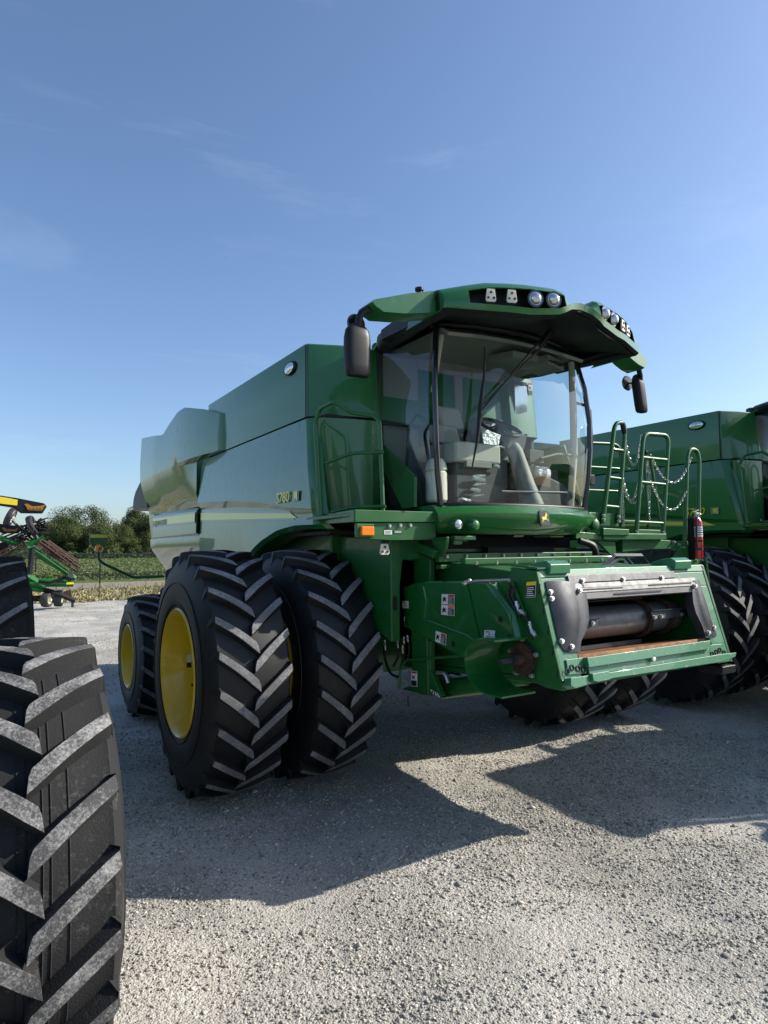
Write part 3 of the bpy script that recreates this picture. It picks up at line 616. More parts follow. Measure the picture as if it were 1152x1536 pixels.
m = MB(); c = at(697, 750, Y=-1.22); m.obox(c, (.05, 0, -.008), (0, .03, 0), (0, 0, .012)); m.build('plastic_wrap', 'plast', C, bevel=.008)
m = MB(); m.cut(); m.tube([(.80, -1.14, 2.36), (.87, -1.14, 2.9), (.875, -1.14, 3.3), (.80, -1.2, 3.78)], [.03, .034, .034, .03], 8); m.cut(); m.tube([(-.82, -1.14, 3.3), (-.76, -1.2, 3.78)], .02, 8); m.each('pillar_trim', 'leather', C, smooth=60)
m = MB(); m.tube([(.16, -1.28, 2.34), (.14, -1.22, 2.55), (.10, -1.14, 2.85), (.07, -1.06, 3.02)], [.11, .085, .075, .05], 14); m.obox((.1, -1.11, 2.97), (.10, 0, 0), (0, .06, .02), (0, -.02, .06)); sc_ = m.build('steering_column', 'trimm', C, smooth=50)
m = MB(); cc = Vector((.03, -1.02, 3.10)); a1 = Vector((1, 0, 0)); a2 = Vector((0, .72, .45)).normalized()
m.tube([cc+a1*.20*math.cos(t)+a2*.20*math.sin(t) for t in [2*math.pi*k/40 for k in range(40)]], .016, 8, closed=True)
for t in (R(200), R(340), R(90)): m.tube([cc+a1*.19*math.cos(t)+a2*.19*math.sin(t), cc-a1.cross(a2)*-.03], .012, 6)
m.cyl(cc-a1.cross(a2)*.04, cc+a1.cross(a2)*.03, .05); m.tube([(.2, -1.05, 3.0), (.34, -1.04, 3.05)], .015, 6); m.build('steering_wheel', 'trimd', sc_, smooth=60)
m = MB(); m.tube([(.30, -1.25, 2.80), (.55, -1.22, 2.86), (.84, -1.15, 2.88)], .016, 6); m.obox((.28, -1.2, 2.82), (.09, 0, 0), (0, .03, 0), (0, 0, .06)); m.build('display_arm', 'trimd', C, bevel=.006)
m = MB(); m.tube([(-.25, -1.33, 2.47), (.55, -1.33, 2.49)], .011, 6); m.build('guard_bar', 'guard', C, smooth=60)
m = MB(); m.lathe([(-.17, .075), (-.15, .092), (.08, .092), (.10, .075), (.11, .095), (.16, .085), (.2, .06)], (-.73, -1.05, 2.55), 'z', 20); m.build('white_canister', 'offw', C, smooth=40)
m = MB(); m.obox((.66, -.8, 2.55), (.14, 0, 0), (0, .2, 0), (0, .0, .2)); m.prism([(.30, -1.22, 2.35), (.80, -1.18, 2.35), (.80, -1.18, 2.5), (.62, -1.2, 2.60), (.42, -1.2, 2.66), (.30, -1.22, 2.5)], (0, .2, 0)); m.build('door_console', 'trimd', C, bevel=.02)
m = MB(); m.obox((.48, -1.0, 2.70), (.13, .03, 0), (-.02, .12, 0), (.0, 0, .06)); m.build('plastic_bag', 'plast', C, bevel=.05, seg=3)
m = MB(); m.tube(rnd([(-.87, -.80, 2.62), (-.88, -.86, 3.05), (-.87, -.98, 3.14), (-.86, -1.12, 3.04), (-.87, -1.10, 2.74)], .04), .015, 8); m.build('door_grab_handle', 'black', C, smooth=60)
# --- hood fascia under the windscreen
hw_ = [-1.0, -.9, -.75, -.55, -.3, 0, .3, .55, .75, .9, 1.0]
def hy(x): return -1.535+.22*(abs(x)/.9)**2.2
rows = []
for z, off, wd in ((2.335, .17, .955), (2.355, .10, .97), (2.335, .03, .985), (2.275, -.035, 1.0), (2.22, -.03, .985), (2.12, .035, .95), (2.10, .06, .93), (2.10, .25, .90)):
    rows.append([(x*.93*wd, hy(x*.93)+off, z-.012*abs(x)**2*(1 if z > 2.2 else -1)) for x in hw_])
m = MB(); m.loft(rows)
for sx in (0, -1): m.loft([[r[sx] for r in rows], [(r[sx][0]*.985, max(-1.0, r[sx][1]+.3), r[sx][2]) for r in rows]])
m.loft([[(p[0], p[1], p[2]) for p in rows[0]], [(p[0], -1.0, p[2]) for p in rows[0]]])
hood = m.build('cab_fascia', 'green', C, smooth=32)
deer_badge(hood, (0.0, hy(0)-.034+.008, 2.235), (1, 0, 0), (0, .12, 1), .115, .13)
for (u, v, mm) in ((683, 787, 'lens'), (709, 788, 'green')):
    c = at(u, v, Y=-1.40 if u < 700 else -1.45); m = MB(); m.lathe([(.03, .048), (-.03, .046), (-.045, .038)], c, 'y', 20, 0); m.lathe([(-.043, .038), (-.050, .02), (-.052, .002)], c, 'y', 20, 1)
    m.build('fascia_lamp', ['greenr', mm], hood, smooth=50)
m = MB(); c = Vector((.86, -1.37, 2.2)); m.lathe([(.03, .05), (-.02, .048), (-.03, .03), (-.03, .002)], c, 'y', 20); m.build('fascia_lamp', 'greenr', hood, smooth=50)
m = MB(); m.box(-.88, .88, -1.05, -.5, 1.98, 2.09); m.box(-.3, .5, -1.2, -.4, 1.6, 2.0); m.box(-.9, .9, -.55, -.3, 1.2, 2.2); m.build('cab_underframe', 'dark', C)
m = MB(); m.tube([at(690, 808, Y=-1.38), at(700, 810, Y=-1.38)], .02); m.obox(at(695, 807, Y=-1.40), (.11, 0, 0), (0, .03, 0), (0, 0, .018)); m.obox(at(685, 813, Y=-1.38), (.045, 0, 0), (0, .02, 0), (0, 0, .022)); m.build('tow_step', 'greenr', C, bevel=.008)
# --- roof with light pods
def yf(x):
    a = abs(x); return interp(a, [0, .2, .6, 1.1, 1.45, 1.65], [-1.99, -2.02, -1.92, -1.70, -1.48, -1.34])
def ztop(x): return interp(abs(x), [0, .12, .22, .5, .8, 1.0, 1.1, 1.35, 1.65], [3.92, 3.93, 4.015, 4.015, 4.005, 3.965, 3.94, 3.90, 3.78])
def zbot(x): return interp(abs(x), [0, .10, .24, .5, 1.1, 1.35, 1.65], [3.865, 3.85, 3.775, 3.745, 3.765, 3.76, 3.72])
xs = [-1.13, -1.1, -.95, -.8, -.65, -.5, -.38, -.26, -.2, -.12, 0, .12, .2, .26, .38, .5, .65, .8, .95, 1.1, 1.13]
m = MB(); rows = []
for k in range(7):
    row = []
    for x in xs:
        a = abs(x); d = 1.0 if .21 < a < .95 else 0.0
        zt, zb = ztop(x), zbot(x); y = yf(x)
        tab = [(y+.30, zt+.0), (y+.05, zt), (y+.005, zt-.028), (y-.015, zt-.055), (y-.035, zb+.06), (y-.025, zb+.015), (y+.01, zb)]
        row.append((x, tab[k][0], tab[k][1]))
    rows.append(row)
# pod opening: leave out the faces between rows 3 and 4 where the lamps sit
n = len(xs); vs = [p for r in rows for p in r]; fs = []
for i in range(6):
    for j in range(n-1):
        xm = (xs[j]+xs[j+1])/2
        if i == 3 and .21 < abs(xm) < .94: continue
        fs.append((i*n+j, i*n+j+1, (i+1)*n+j+1, (i+1)*n+j))
m.add(vs, fs)
m.m = [1 if min(f)//n >= 5 else 0 for f in m.f]
for s in (-1, 1):
    r_ = [0 if s < 0 else n-1]; e = [rows[k][r_[0]] for k in range(7)]; m.loft([e, [(p[0]*.98, p[1]+.5, p[2]) for p in e]])
visor = m.build('roof_visor', ['green', 'black'], C, solid=.008, smooth=30)
# roof shell
m = MB(); ysr = [-1.75, -1.5, -1.1, -.7, -.45, -.25]; rws = []
for i, y in enumerate(ysr):
    z0 = [3.97, 4.02, 4.03, 4.0, 3.94, 3.84][i]; w = [.95, 1.03, 1.03, 1.0, .97, .93][i]
    rws.append([(x*w, y+(.12*abs(x)**3 if i == 0 else 0), z0-.10*abs(x)**4) for x in np.linspace(-1, 1, 13)])
m.loft(rws); roof = m.build('roof_panel', 'green', C, solid=.02, smooth=40)
# black canopy lip around the roof and the underside
m = MB(); lip = []
pl_ = [(-1.12, -1.62), (-1.10, -1.3), (-1.06, -.95), (-1.02, -.62), (-.9, -.40), (0, -.32), (.9, -.40), (1.02, -.62), (1.06, -.95), (1.10, -1.3), (1.12, -1.62)]
for dx, z in ((.0, 3.905), (.015, 3.88), (.0, 3.83), (-.03, 3.80)): lip.append([(x*(1+dx), y, z) for x, y in pl_])
m.loft(lip)
und = [[(x*.97, y, 3.80) for x, y in pl_], [(x*.84, y*.93-.02, 3.82) for x, y in pl_]]; m.loft(und)
top = [[(x, y, 3.905) for x, y in pl_], [(x*.90, y*.98, 3.95) for x, y in pl_]]; m.loft(top)
fr0 = [(x, yf(x)+.03, zbot(x)+.004) for x in xs]; fr1 = [(x*.9, yf(x*.9)+.22, zbot(x)+.05) for x in xs]; fr2 = [(x*.8, -1.45+.16*abs(x), 3.875) for x in xs]
m.loft([fr0, fr1, fr2]); m.build('roof_canopy', 'black', C, solid=.012, smooth=35)
for s in (-1, 1):
    m = MB(); m.prism([(s*1.135, yf(1.1)+.02, 3.76), (s*1.135, yf(1.1)+.03, 3.93), (s*1.10, -1.05, 3.92), (s*1.09, -.75, 3.90), (s*1.09, -.75, 3.80), (s*1.10, -1.05, 3.79)], (-s*.12, 0, 0)); m.build('roof_canopy_cheek', 'black', C, bevel=.015)
# recess and lamps of the pods
for s in (-1, 1):
    m = MB(); xr = [.19, .3, .45, .6, .8, .96]
    b0 = [(s*x, yf(x)+.09, ztop(x)-.03) for x in xr]; b1 = [(s*x, yf(x)+.09, zbot(x)+.05) for x in xr]; f0 = [(s*x, yf(x)+.0, ztop(x)-.045) for x in xr]; f1 = [(s*x, yf(x)-.02, zbot(x)+.065) for x in xr]
    m.loft([f0, b0, b1, f1]); m.prism([b0[0], b1[0], f1[0], f0[0]], (s*.01, 0, 0)); m.prism([b0[-1], b1[-1], f1[-1], f0[-1]], (s*.01, 0, 0)); m.build('lamp_recess', 'black', C)
    for x, kind in ((.285, 'round'), (.44, 'round'), (.64, 'plate'), (.79, 'plate')):
        slope = -(yf(x+.05)-yf(x-.05))/.1; nrm = Vector((s*-slope*-1*1.0, -1, 0)).normalized(); nrm = Vector((s*.35, -1, -.08)).normalized()
        zc = (ztop(x)+zbot(x))/2+.01; p = Vector((s*x, yf(x)+.01, zc))
        if kind == 'plate':
            ux = Vector((1, s*.35, 0)).normalized(); lamp3(C, p+Vector((0, -.02, 0)), ux, (0, 0, 1), .085, .10, 'lamp_cover_plate')
        else:
            m = MB(); q = p-nrm*.06; m.cyl(q, p+nrm*.03, .062, .066, 24); m.cyl(p+nrm*.022, p+nrm*.034, .056, .050, 24, 1); m.ball(p+nrm*.024, .048, 10, 1, (1, 1, 1)); m.build('work_lamp', ['gloss', 'lens'], C, smooth=50)
# side wings with mirrors
for s in (-1, 1):
    tip = Vector((s*1.66, -1.50, 3.77)); m = MB()
    WK = 1 if s < 0 else .62
    O = [(1.065, 3.965), (1.36, 3.885), (1.64, 3.79), (1.665, 3.765), (1.64, 3.735), (1.575, 3.70), (1.40, 3.715), (1.24, 3.745), (1.05, 3.79)]
    O = [(1.065+(x-1.065)*WK, z) for x, z in O]
    fr_ = [Vector((s*x, -1.56+.10*(1.65-x)*0-.10*(1.67-x), z)) for x, z in O]; cz = [(x, (ztop_ + 0)) for x, ztop_ in O]
    mid = Vector((s*1.3, 0, 3.83)); rings = []
    for k, dy in ((1, .20), (1.0, .03), (.93, 0)): rings.append([Vector((mid.x+(p.x-mid.x)*(k if k == 1 else .97), p.y+dy, mid.z+(p.z-mid.z)*k)) for p in fr_])
    m.loft(rings, True, True); m.build('mirror_wing', 'green', C, smooth=25)
    m = MB(); mx_, my_ = (-1.73, -1.46) if s < 0 else (1.62, -1.34)
    m = MB(); m.tube(rnd([(s*(1.60 if s < 0 else 1.40), -1.49, 3.755 if s < 0 else 3.80), (mx_-s*.01, my_-.03, 3.70), (mx_, my_, 3.57)], .05), .026, 10); arm = m.build('mirror_arm', 'black', C, smooth=60)
    m = MB(); rows = []; cx_, cy_ = mx_, my_
    for z, kx, ky in ((3.60, .25, .3), (3.585, .62, .6), (3.555, .86, .85), (3.50, .97, 1), (3.40, 1, 1), (3.30, .97, 1), (3.235, .90, .95), (3.217, .8, .75), (3.213, .3, .3)):
        z += (.02 if s < 0 else .13)
        rows.append([(cx_+(.104 if s < 0 else .062)*kx*math.copysign(abs(math.cos(t))**.55, math.cos(t)), cy_+(3.45-z)*(0 if s < 0 else .12)*0+.05*ky*math.copysign(abs(math.sin(t))**.7, math.sin(t))*(1), z) for t in [2*math.pi*k/28 for k in range(28)]])
    if s > 0: rows = [[(p[0]+(3.55-p[2])*.16, p[1], p[2]) for p in r] for r in rows]
    m.loft(rows, True, True); m.build('mirror_housing', 'black', C, smooth=50)
    m = MB(); p = Vector((mx_-s*.05, my_+.10, 3.66)); m.lathe([(-.015, .01), (-.012, .07), (0, .078), (.012, .07), (.018, .01)], p, 'y', 24); m.tube([p, (mx_, my_, 3.64)], .01, 6); m.build('wide_angle_mirror', 'gloss', arm, smooth=50)
m = MB(); m.lathe([(0, .022), (.03, .022), (.034, .034), (.055, .034), (.06, .015)], (-1.20, -1.5, 3.93), 'z', 12); m.build('roof_antenna', 'black', C)
m = MB(); m.tube(rnd([(-.02, -1.90, 3.89), (-.0, -1.88, 3.955), (.16, -1.88, 3.955), (.18, -1.9, 3.89)], .03), .015, 8); m.obox((.22, -1.78, 3.93), (.09, 0, 0), (0, .06, 0), (0, 0, .02)); m.build('roof_bracket', 'black', C, smooth=50)
# wipers
m = MB(); A = at(836, 486, Y=-1.54); B = at(719, 614, Y=-1.51)
for d in (-.034, .034): m.tube([A+Vector((d, 0, 0)), A.lerp(B, .32)+Vector((d, -.03, 0)), B+Vector((d*.5, -.02, d))], [.011, .009, .007], 6)
m.tube([A+Vector((0, -.01, .03)), A.lerp(B, .28)+Vector((0, -.03, 0))], [.028, .018], 6)
m.build('wiper_arm', 'black', C, smooth=60)
m = MB(); b0, b1, b2 = at(727, 520, Y=-1.50), B+Vector((0, -.01, 0)), at(708, 702, Y=-1.50); m.tube([b0, b0.lerp(b1, .5)+Vector((0, -.02, 0)), b1, b1.lerp(b2, .5)+Vector((0, -.02, 0)), b2], [.004, .011, .02, .013, .005], 6); m.build('wiper_blade', 'black', C, smooth=60)
# cab handrail on the far side, hinge
m = MB(); m.tube(rnd([(.92, -1.10, 3.42), (1.02, -1.22, 3.36), (1.0, -1.25, 2.98), (.90, -1.18, 2.88)], .05), .014, 8); m.build('grab_rail', 'black', C, smooth=60)
m = MB(); m.obox((.93, -1.27, 2.63), (.03, 0, 0), (0, .04, 0), (0, 0, .05)); m.build('door_hinge', 'black', C, bevel=.006)
# --- feeder house
FB = np.array([0, -2.60, 1.10]); FT = np.array([0, -2.39, 1.83]); fu = (FT-FB)/np.linalg.norm(FT-FB); FN = np.array([0, -fu[2], fu[1]])
fU, fN = Vector(fu), Vector(FN)
def fp(u, v, d=0): return atp(u, v, FB+FN*d, FN)
def fc(x, t, d=0): return Vector((x, 0, 0))+Vector(FB+fu*t+FN*d)
FH = float(np.linalg.norm(FT-FB))
m = MB()                                   # trunk, open at the front
for s in (-1, 1): m.prism([(s*.80, -.6, 1.0), (s*.80, -2.50, 1.13), (s*.80, -2.25, 1.78), (s*.80, -.6, 1.92)], (-s*.04, 0, 0))
m.prism([(-.80, -.6, 1.94), (-.80, -2.28, 1.80), (-.80, -2.29, 1.76), (-.80, -.6, 1.90)], (1.6, 0, 0))
m.prism([(-.80, -.6, 1.0), (-.80, -2.55, 1.13), (-.80, -2.55, 1.09), (-.80, -.6, .95)], (1.6, 0, 0))
m.box(-.8, .8, -.9, -.6, 1.0, 1.9)
for y, z, h in ((-1.05, 1.93, .05), (-1.30, 1.90, .05), (-1.62, 1.885, .03)): m.box(-.92, .92, y-.03, y+.03, z-.02, z+h)
fh = m.build('feeder_house', 'greenr', C, bevel=.008)
m = MB()
for y, z in ((-1.09, 1.955), (-1.34, 1.925), (-1.70, 1.875)):
    for k in range(9): m.bolt((-.85+.2*k, y, z), (0, -.3, 1), .009)
m.each('bolt', 'galv', fh)
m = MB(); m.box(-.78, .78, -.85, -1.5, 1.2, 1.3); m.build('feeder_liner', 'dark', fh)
m = MB()                                   # floor inside, rusty
m.prism([fc(-.70, .20, -.02), fc(-.70, .175, -.02), (-.70, -1.4, 1.06), (-.70, -1.4, 1.12)], (1.40, 0, 0)); m.build('feeder_floor', 'rust', fh, bevel=.003)
# side plates of the face frame
for s in (-1, 1):
    X = s*.93
    P = [(X, -2.605, 1.095), (X, -2.395, 1.835), (X, -2.16, 1.855), (X, -2.14, 1.80), (X, -2.19, 1.50), (X, -2.30, 1.42), (X, -2.20, 1.14), (X, -2.45, 1.09)]
    m = MB(); m.prism(P, (-s*.03, 0, 0)); sdp = m.build('face_side_plate', 'greenr', C, bevel=.006)
    if s < 0:
        u_ = Vector((0, -.95, -.22)); sticker(sdp, (X-.003, -2.30, 1.655), (0, -1, .10), (0, -.12, 1), .085, .105, 'yel')
        m = MB()
        for k in range(5): m.cut(); m.obox((X-.001, -2.42-.035*k, 1.72-.13*k), (.002, 0, 0), (0, .004, 0), (0, -.006, .03))
        m.each('slot', 'dark', sdp, smooth=0)
# face frame: top beam, hooks, uprights, lower beams
m = MB()
m.hexa([fc(-.9265, FH-.045, -.10), fc(.9265, FH-.045, -.10), fc(.9265, FH-.045, .0), fc(-.9265, FH-.045, .0)][0:2]+[fc(.9265, FH-.045, .004), fc(-.9265, FH-.045, .004), fc(-.9265, FH+.01, -.20), fc(.9265, FH+.01, -.20), fc(.9265, FH+.012, .0), fc(-.9265, FH+.012, .0)])
m.hexa([fc(-.9265, FH-.16, -.03), fc(.9265, FH-.16, -.03), fc(.9265, FH-.16, .0), fc(-.9265, FH-.16, .0), fc(-.9265, FH-.046, -.03), fc(.9265, FH-.046, -.03), fc(.9265, FH-.046, .0), fc(-.9265, FH-.046, .0)])
for s in (-1, 1): m.hexa([fc(s*.9265, .0, -.04), fc(s*.74, .0, -.04), fc(s*.74, .0, .0), fc(s*.9265, .0, .0), fc(s*.9265, FH-.16, -.04), fc(s*.70, FH-.16, -.04), fc(s*.70, FH-.16, .0), fc(s*.9265, FH-.16, .0)])
m.prism([(-.9265, -2.383, 1.822), (.9265, -2.383, 1.822), (.9265, -2.14, 1.838), (-.9265, -2.14, 1.838)], (0, 0, .012))
ff = m.build('face_frame', 'worn', C, bevel=.006)
def hook(u0, u1, vt, vb):
    a, b = fp(u0, vb, .0), fp(u1, vb, .0); y = a.y; w0, w1 = a.x, b.x; m = MB(); z = FT[2]
    prof = [(-2.42, z-.02), (-2.425, z+.045), (-2.38, z+.07), (-2.30, z+.06), (-2.20, z+.03), (-2.20, z), (-2.30, z+.01)]
    m.prism([(w0, py, pz) for py, pz in prof], (w1-w0, 0, 0)); m.build('lift_hook', 'worn', C, bevel=.008)
hook(820, 851, 0, 857); hook(1009, 1034, 0, 856)
m = MB(); m.prism([(-.935, -2.41, 1.845), (-.80, -2.40, 1.845), (-.86, -2.15, 1.865), (-.935, -2.13, 1.865)], (0, 0, .012)); m.build('top_gusset', 'green', C)
# silver strip with bolts, pressed steel lip
m = MB(); a, b = fp(852, 868, .01), fp(1012, 862, .01); ta = (a-Vector(FB)).dot(fU)
m.hexa([fc(a.x, ta-.03, .0), fc(b.x, ta-.03, .0), fc(b.x, ta-.03, .014), fc(a.x, ta-.03, .014), fc(a.x, ta+.022, .0), fc(b.x, ta+.022, .0), fc(b.x, ta+.022, .014), fc(a.x, ta+.022, .014)])
m.build('wear_strip', 'lip', C, bevel=.003)
m = MB()
for u in (873, 934, 992): m.bolt(fp(u, 871-(u-873)*.035, .015), fN, .013)
m.each('bolt', 'galv', C)
m = MB(); t1 = ta-.035; t0 = ta-.145
rows = [[fc(x, t1, .004), fc(x, t1-.004, .016), fc(x, t1-.034, .019), fc(x, t1-.040, .024), fc(x, t0+.045, .026), fc(x, t0+.040, .020), fc(x, t0, .018), fc(x, t0-.004, .0), fc(x, t0+.02, -.06)] for x in (-.80, -.4, 0, .4, .74)]
m.loft(rows); lp = m.build('pressed_lip', 'lip', C, solid=.004, smooth=30)
m = MB()
for x0, x1, t in ((-.62, -.15, t1-.05), (.14, .66, t1-.045), (-.25, .28, t1-.09)): m.cut(); m.obox(fc((x0+x1)/2, t, .028), ((x1-x0)/2, 0, 0), fU*.005, fN*.001)
m.each('lip_slot', 'dark', lp, smooth=0)
# grey guards left and right: bulged sheet
def guard(outl, inn, bulge, flip):
    """outer and inner edge polylines (pixel pairs from top to bottom)"""
    m = MB(); rows = []
    for (uo, vo), (ui, vi) in zip(outl, inn):
        a, b = fp(uo, vo, .006), fp(ui, vi, .006); row = []
        for k in range(7):
            t = k/6; h = bulge[len(rows)]*math.sin(math.pi*min(1, t*1.15))**.7 if 0 < t < .87 else (0 if t == 0 else bulge[len(rows)]*.55)
            row.append(a.lerp(b, t)+fN*h)
        row.append(b-fN*.05); rows.append(row)
    m.loft(rows); return m.build('steel_guard', 'guard', C, solid=.006, smooth=50)
guard([(818, 872), (820, 885), (825, 905), (830, 928), (835, 950), (839, 966), (848, 978)], [(872, 874), (876, 890), (878, 912), (879, 930), (875, 948), (870, 962), (869, 978)], [.02, .032, .042, .045, .034, .014, .004], 0)
guard([(1048, 871), (1053, 888), (1060, 908), (1065, 925), (1070, 940), (1074, 950), (1074, 955)], [(1031, 872), (1036, 888), (1037, 905), (1041, 920), (1051, 938), (1056, 950), (1057, 957)], [.02, .026, .03, .03, .02, .01, .003], 1)
m = MB()
for u, v in ((869, 886), (825, 888), (827, 898), (842, 962), (857, 970), (1042, 879), (1070, 941), (1062, 949)): p = fp(u, v, .018 if u not in (869, 1042) else .035); m.bolt(p, fN, .013)
m.each('bolt', 'galv', C)
# drum with chains and slats
dc = Vector((0, -2.22, 1.44)); m = MB(); m.cyl((-.70, dc.y, dc.z), (.72, dc.y, dc.z), .115, n=40); m.cyl((-.70, dc.y, dc.z), (.72, dc.y, dc.z), .03)
dr = m.build('feeder_drum', 'lip', C, smooth=40)
m = MB(); ch = []
for x in (-.46, .30, .56, -.66):
    pts = []
    for k in range(26):
        a = math.pi*1.5+math.pi*k/25*1.0; pts.append(Vector((x, dc.y-math.cos(a-math.pi*1.0)*0-.135*math.cos(a-math.pi*1.5+0-math.pi/2+math.pi/2-math.pi/2)*1, dc.z+.135*math.sin(a-math.pi*1.5-math.pi/2))))
    pts = [Vector((x, dc.y-.135*math.cos(b), dc.z+.135*math.sin(b))) for b in np.linspace(-math.pi/2, math.pi/2, 26)]
    pts = [Vector((x, dc.y+.7, dc.z-.135))]+pts+[Vector((x, dc.y+.7, dc.z+.16))]
    L = [];
    for i in range(len(pts)-1):
        n_ = max(1, int((pts[i+1]-pts[i]).length/.017))
        for q in range(n_): L.append((pts[i].lerp(pts[i+1], (q+.5)/n_), (pts[i+1]-pts[i]).normalized()))
    for i, (p, d) in enumerate(L):
        w = .012 if i % 2 else .016; nn = d.cross(Vector((1, 0, 0)))
        for sx in (-1, 1): m.obox(p+Vector((sx*w, 0, 0)), (.003, 0, 0), d*.013, nn*.010)
        m.cyl(p-Vector((.022, 0, 0)), p+Vector((.022, 0, 0)), .005, n=6)
m.build('feeder_chain', 'rustd', dr)
m = MB()
def slat(x0, x1, b, mi=0):
    d = Vector((0, -math.cos(b), math.sin(b))); t = Vector((0, math.sin(b), math.cos(b))); c = dc+d*.165
    m.obox(Vector(((x0+x1)/2, c.y, c.z)), ((x1-x0)/2, 0, 0), t*.032, d*.003); m.obox(Vector(((x0+x1)/2, c.y, c.z))+t*.03+d*.008, ((x1-x0)/2, 0, 0), t*.003, d*.015)
    k = x0+.01
    while k < x1: m.obox(Vector((k, c.y, c.z))+t*.030+d*.026, (.004, 0, 0), t*.003, d*.005); k += .02
slat(-.70, -.34, R(6)); slat(.26, .70, R(12)); slat(-.45, .30, R(80)); slat(-.45, .30, R(-88))
m.build('feeder_slats', 'guard', dr, smooth=0)
m = MB()
for x in (-.52, -.40, .28, .36, .62): m.bolt(dc+Vector((x, -.17, .02)), (0, -1, .1), .012)
m.each('bolt', 'galv', dr)
m = MB(); m.obox(dc+Vector((-.55, -.172, .0)), (.05, 0, 0), (0, .002, 0), (0, -.001, .013)); m.build('maker_plate', 'white', dr)
# lower beams of the face
def fbox(pts, d0, d1, mat_, nm, par=None, bev=.004):
    """prism on the leaning face from a pixel outline, between two offsets"""
    m = MB(); m.prism([fp(u, v, d0) for u, v in pts], fN*(d1-d0)); return m.build(nm, mat_, par or C, bevel=bev)
fbox([(872, 988), (1057, 962), (1057, 975), (875, 1003)], .0, .05, 'worn', 'sill_beam')
fbox([(875, 1002), (1057, 974.5), (1058, 985), (878, 1014)], -.02, .02, 'worn', 'sill_web')
fbox([(843, 1019), (912, 1010), (906, 1000), (1066, 974), (1072, 984), (1092, 981), (1091, 987), (1071, 996), (915, 1020), (893, 1024), (850, 1036)][0:1]+[(905, 1010), (1071, 983), (1091, 981), (1090, 987), (1071, 995), (910, 1019), (893, 1022), (850, 1035), (843, 1030)], .0, .075, 'worn', 'lower_beam')
fbox([(884, 1011), (909, 1007), (912, 1020), (893, 1024), (886, 1022)], .075, .10, 'worn', 'latch_block')
m = MB(); p = fp(976, 987, .02); m.cyl(p, p+fN*.025, .024, n=20); m.cyl(p+fN*.02, p+fN*.03, .014, n=16, mi=1); m.build('pivot_boss', ['galv', 'white'], C, smooth=40)
fbox([(995, 977), (1052, 968), (1053, 975), (1000, 983)], .02, .028, 'worn', 'web_plate')
for P, cen in (([(847, 990), (873, 986), (878, 1010), (851, 1013)], ((851, 1007), (858, 1001.5), (867, 1003), (875, 1004.5))), ([(1061, 968), (1081, 966), (1088, 982), (1064, 986)], ((1068, 981), (1074.5, 978), (1079.5, 975), (1086, 979)))):
    pl2 = fbox(P, .0, .012, 'worn', 'corner_plate'); m = MB()
    for u, v in cen:
        p = fp(u, v, .014); m.lathe([(0, .001), (0, .02)], (0, 0, 0), 'x', 8) if 0 else None
        r0 = [p+fN*.002+Vector((1, 0, 0))*.017*math.cos(t)+fU*.017*math.sin(t) for t in [2*math.pi*k/24 for k in range(24)]]
        m.cut(); m.tube(r0, .0038, 6, closed=True)
    m.each('ring', 'labblk', pl2, smooth=60)
m = MB(); p = fp(846, 1022, .0); m.cyl(p-Vector((.03, 0, 0)), p+Vector((.0, 0, 0)), .02, n=16); m.build('end_boss', 'greenr', C)
m = MB(); m.obox(fc(.80, -.03, -.06), (.09, 0, 0), (0, .10, 0), (0, 0, .03)); m.build('latch_handle', 'black', C, bevel=.008)
# --- right side shield, drive guard and lower structure
X = -1.03
SH = [(602, 880), (620, 873), (646, 872), (706, 872), (732, 872), (768, 920), (778, 960), (727, 966), (713, 980), (713, 998), (646, 963), (603, 940)]
p3 = [at(u, v, X=X) for u, v in SH]; cen = sum(p3, Vector((0, 0, 0)))/len(p3)
def ringo(k, dx): return [Vector((X+dx, cen.y+(p.y-cen.y)*k, cen.z+(p.z-cen.z)*k)) for p in p3]
m = MB(); m.loft([ringo(1.0, .11), ringo(1.0, .025), ringo(.965, 0.004), ringo(.93, 0)], True); m.add(ringo(.93, 0), [tuple(range(len(p3)))])
shd = m.build('side_shield', 'green', C, smooth=35)
m = MB(); a = at(698, 878, X=X-.012); b = at(718, 966, X=X-.012); m.obox((a+b)/2, (.006, 0, 0), (0, .022, 0), (b-a)/2, 0)
m.tube([at(634, 928, X=X-.003), at(700, 953, X=X-.003), at(718, 966, X=X-.003)], .008, 6)
m.tube([at(636, 880, X=X-.004), at(640, 900, X=X-.004), at(637, 928, X=X-.004)], .012, 6)
m.tube([at(745, 893, X=X-.004), at(765, 922, X=X-.004), at(768, 951, X=X-.004), at(735, 958, X=X-.004)], .006, 6)
m.build('shield_rib', 'green', shd, smooth=50)
m = MB(); c = at(751, 929, X=X-.001); m.cyl(c, c-Vector((.006, 0, 0)), .02, n=16); c = at(680, 966, X=X-.001); m.cyl(c, c-Vector((.004, 0, 0)), .022, n=16); m.build('shield_hole', 'dark', shd)
def st(u0, v0, u1, v1, u2, v2, kind):
    """label on the shield: lower-left, lower-right, upper-left pixels"""
    a, b, c = at(u0, v0, X=X-.006), at(u1, v1, X=X-.006), at(u2, v2, X=X-.006); sticker(shd, a, b-a, c-a, (b-a).length, (c-a).length, kind)
st(662.5, 906, 681.5, 907, 663, 891, 'danger'); st(662, 922, 681.5, 924, 662.5, 907, 'warn'); st(653, 962, 669, 968, 654, 946, 'danger'); st(604, 912.5, 613, 912.5, 604, 901.5, 'white')
st(726, 959, 742, 960, 727, 945, 'plate')
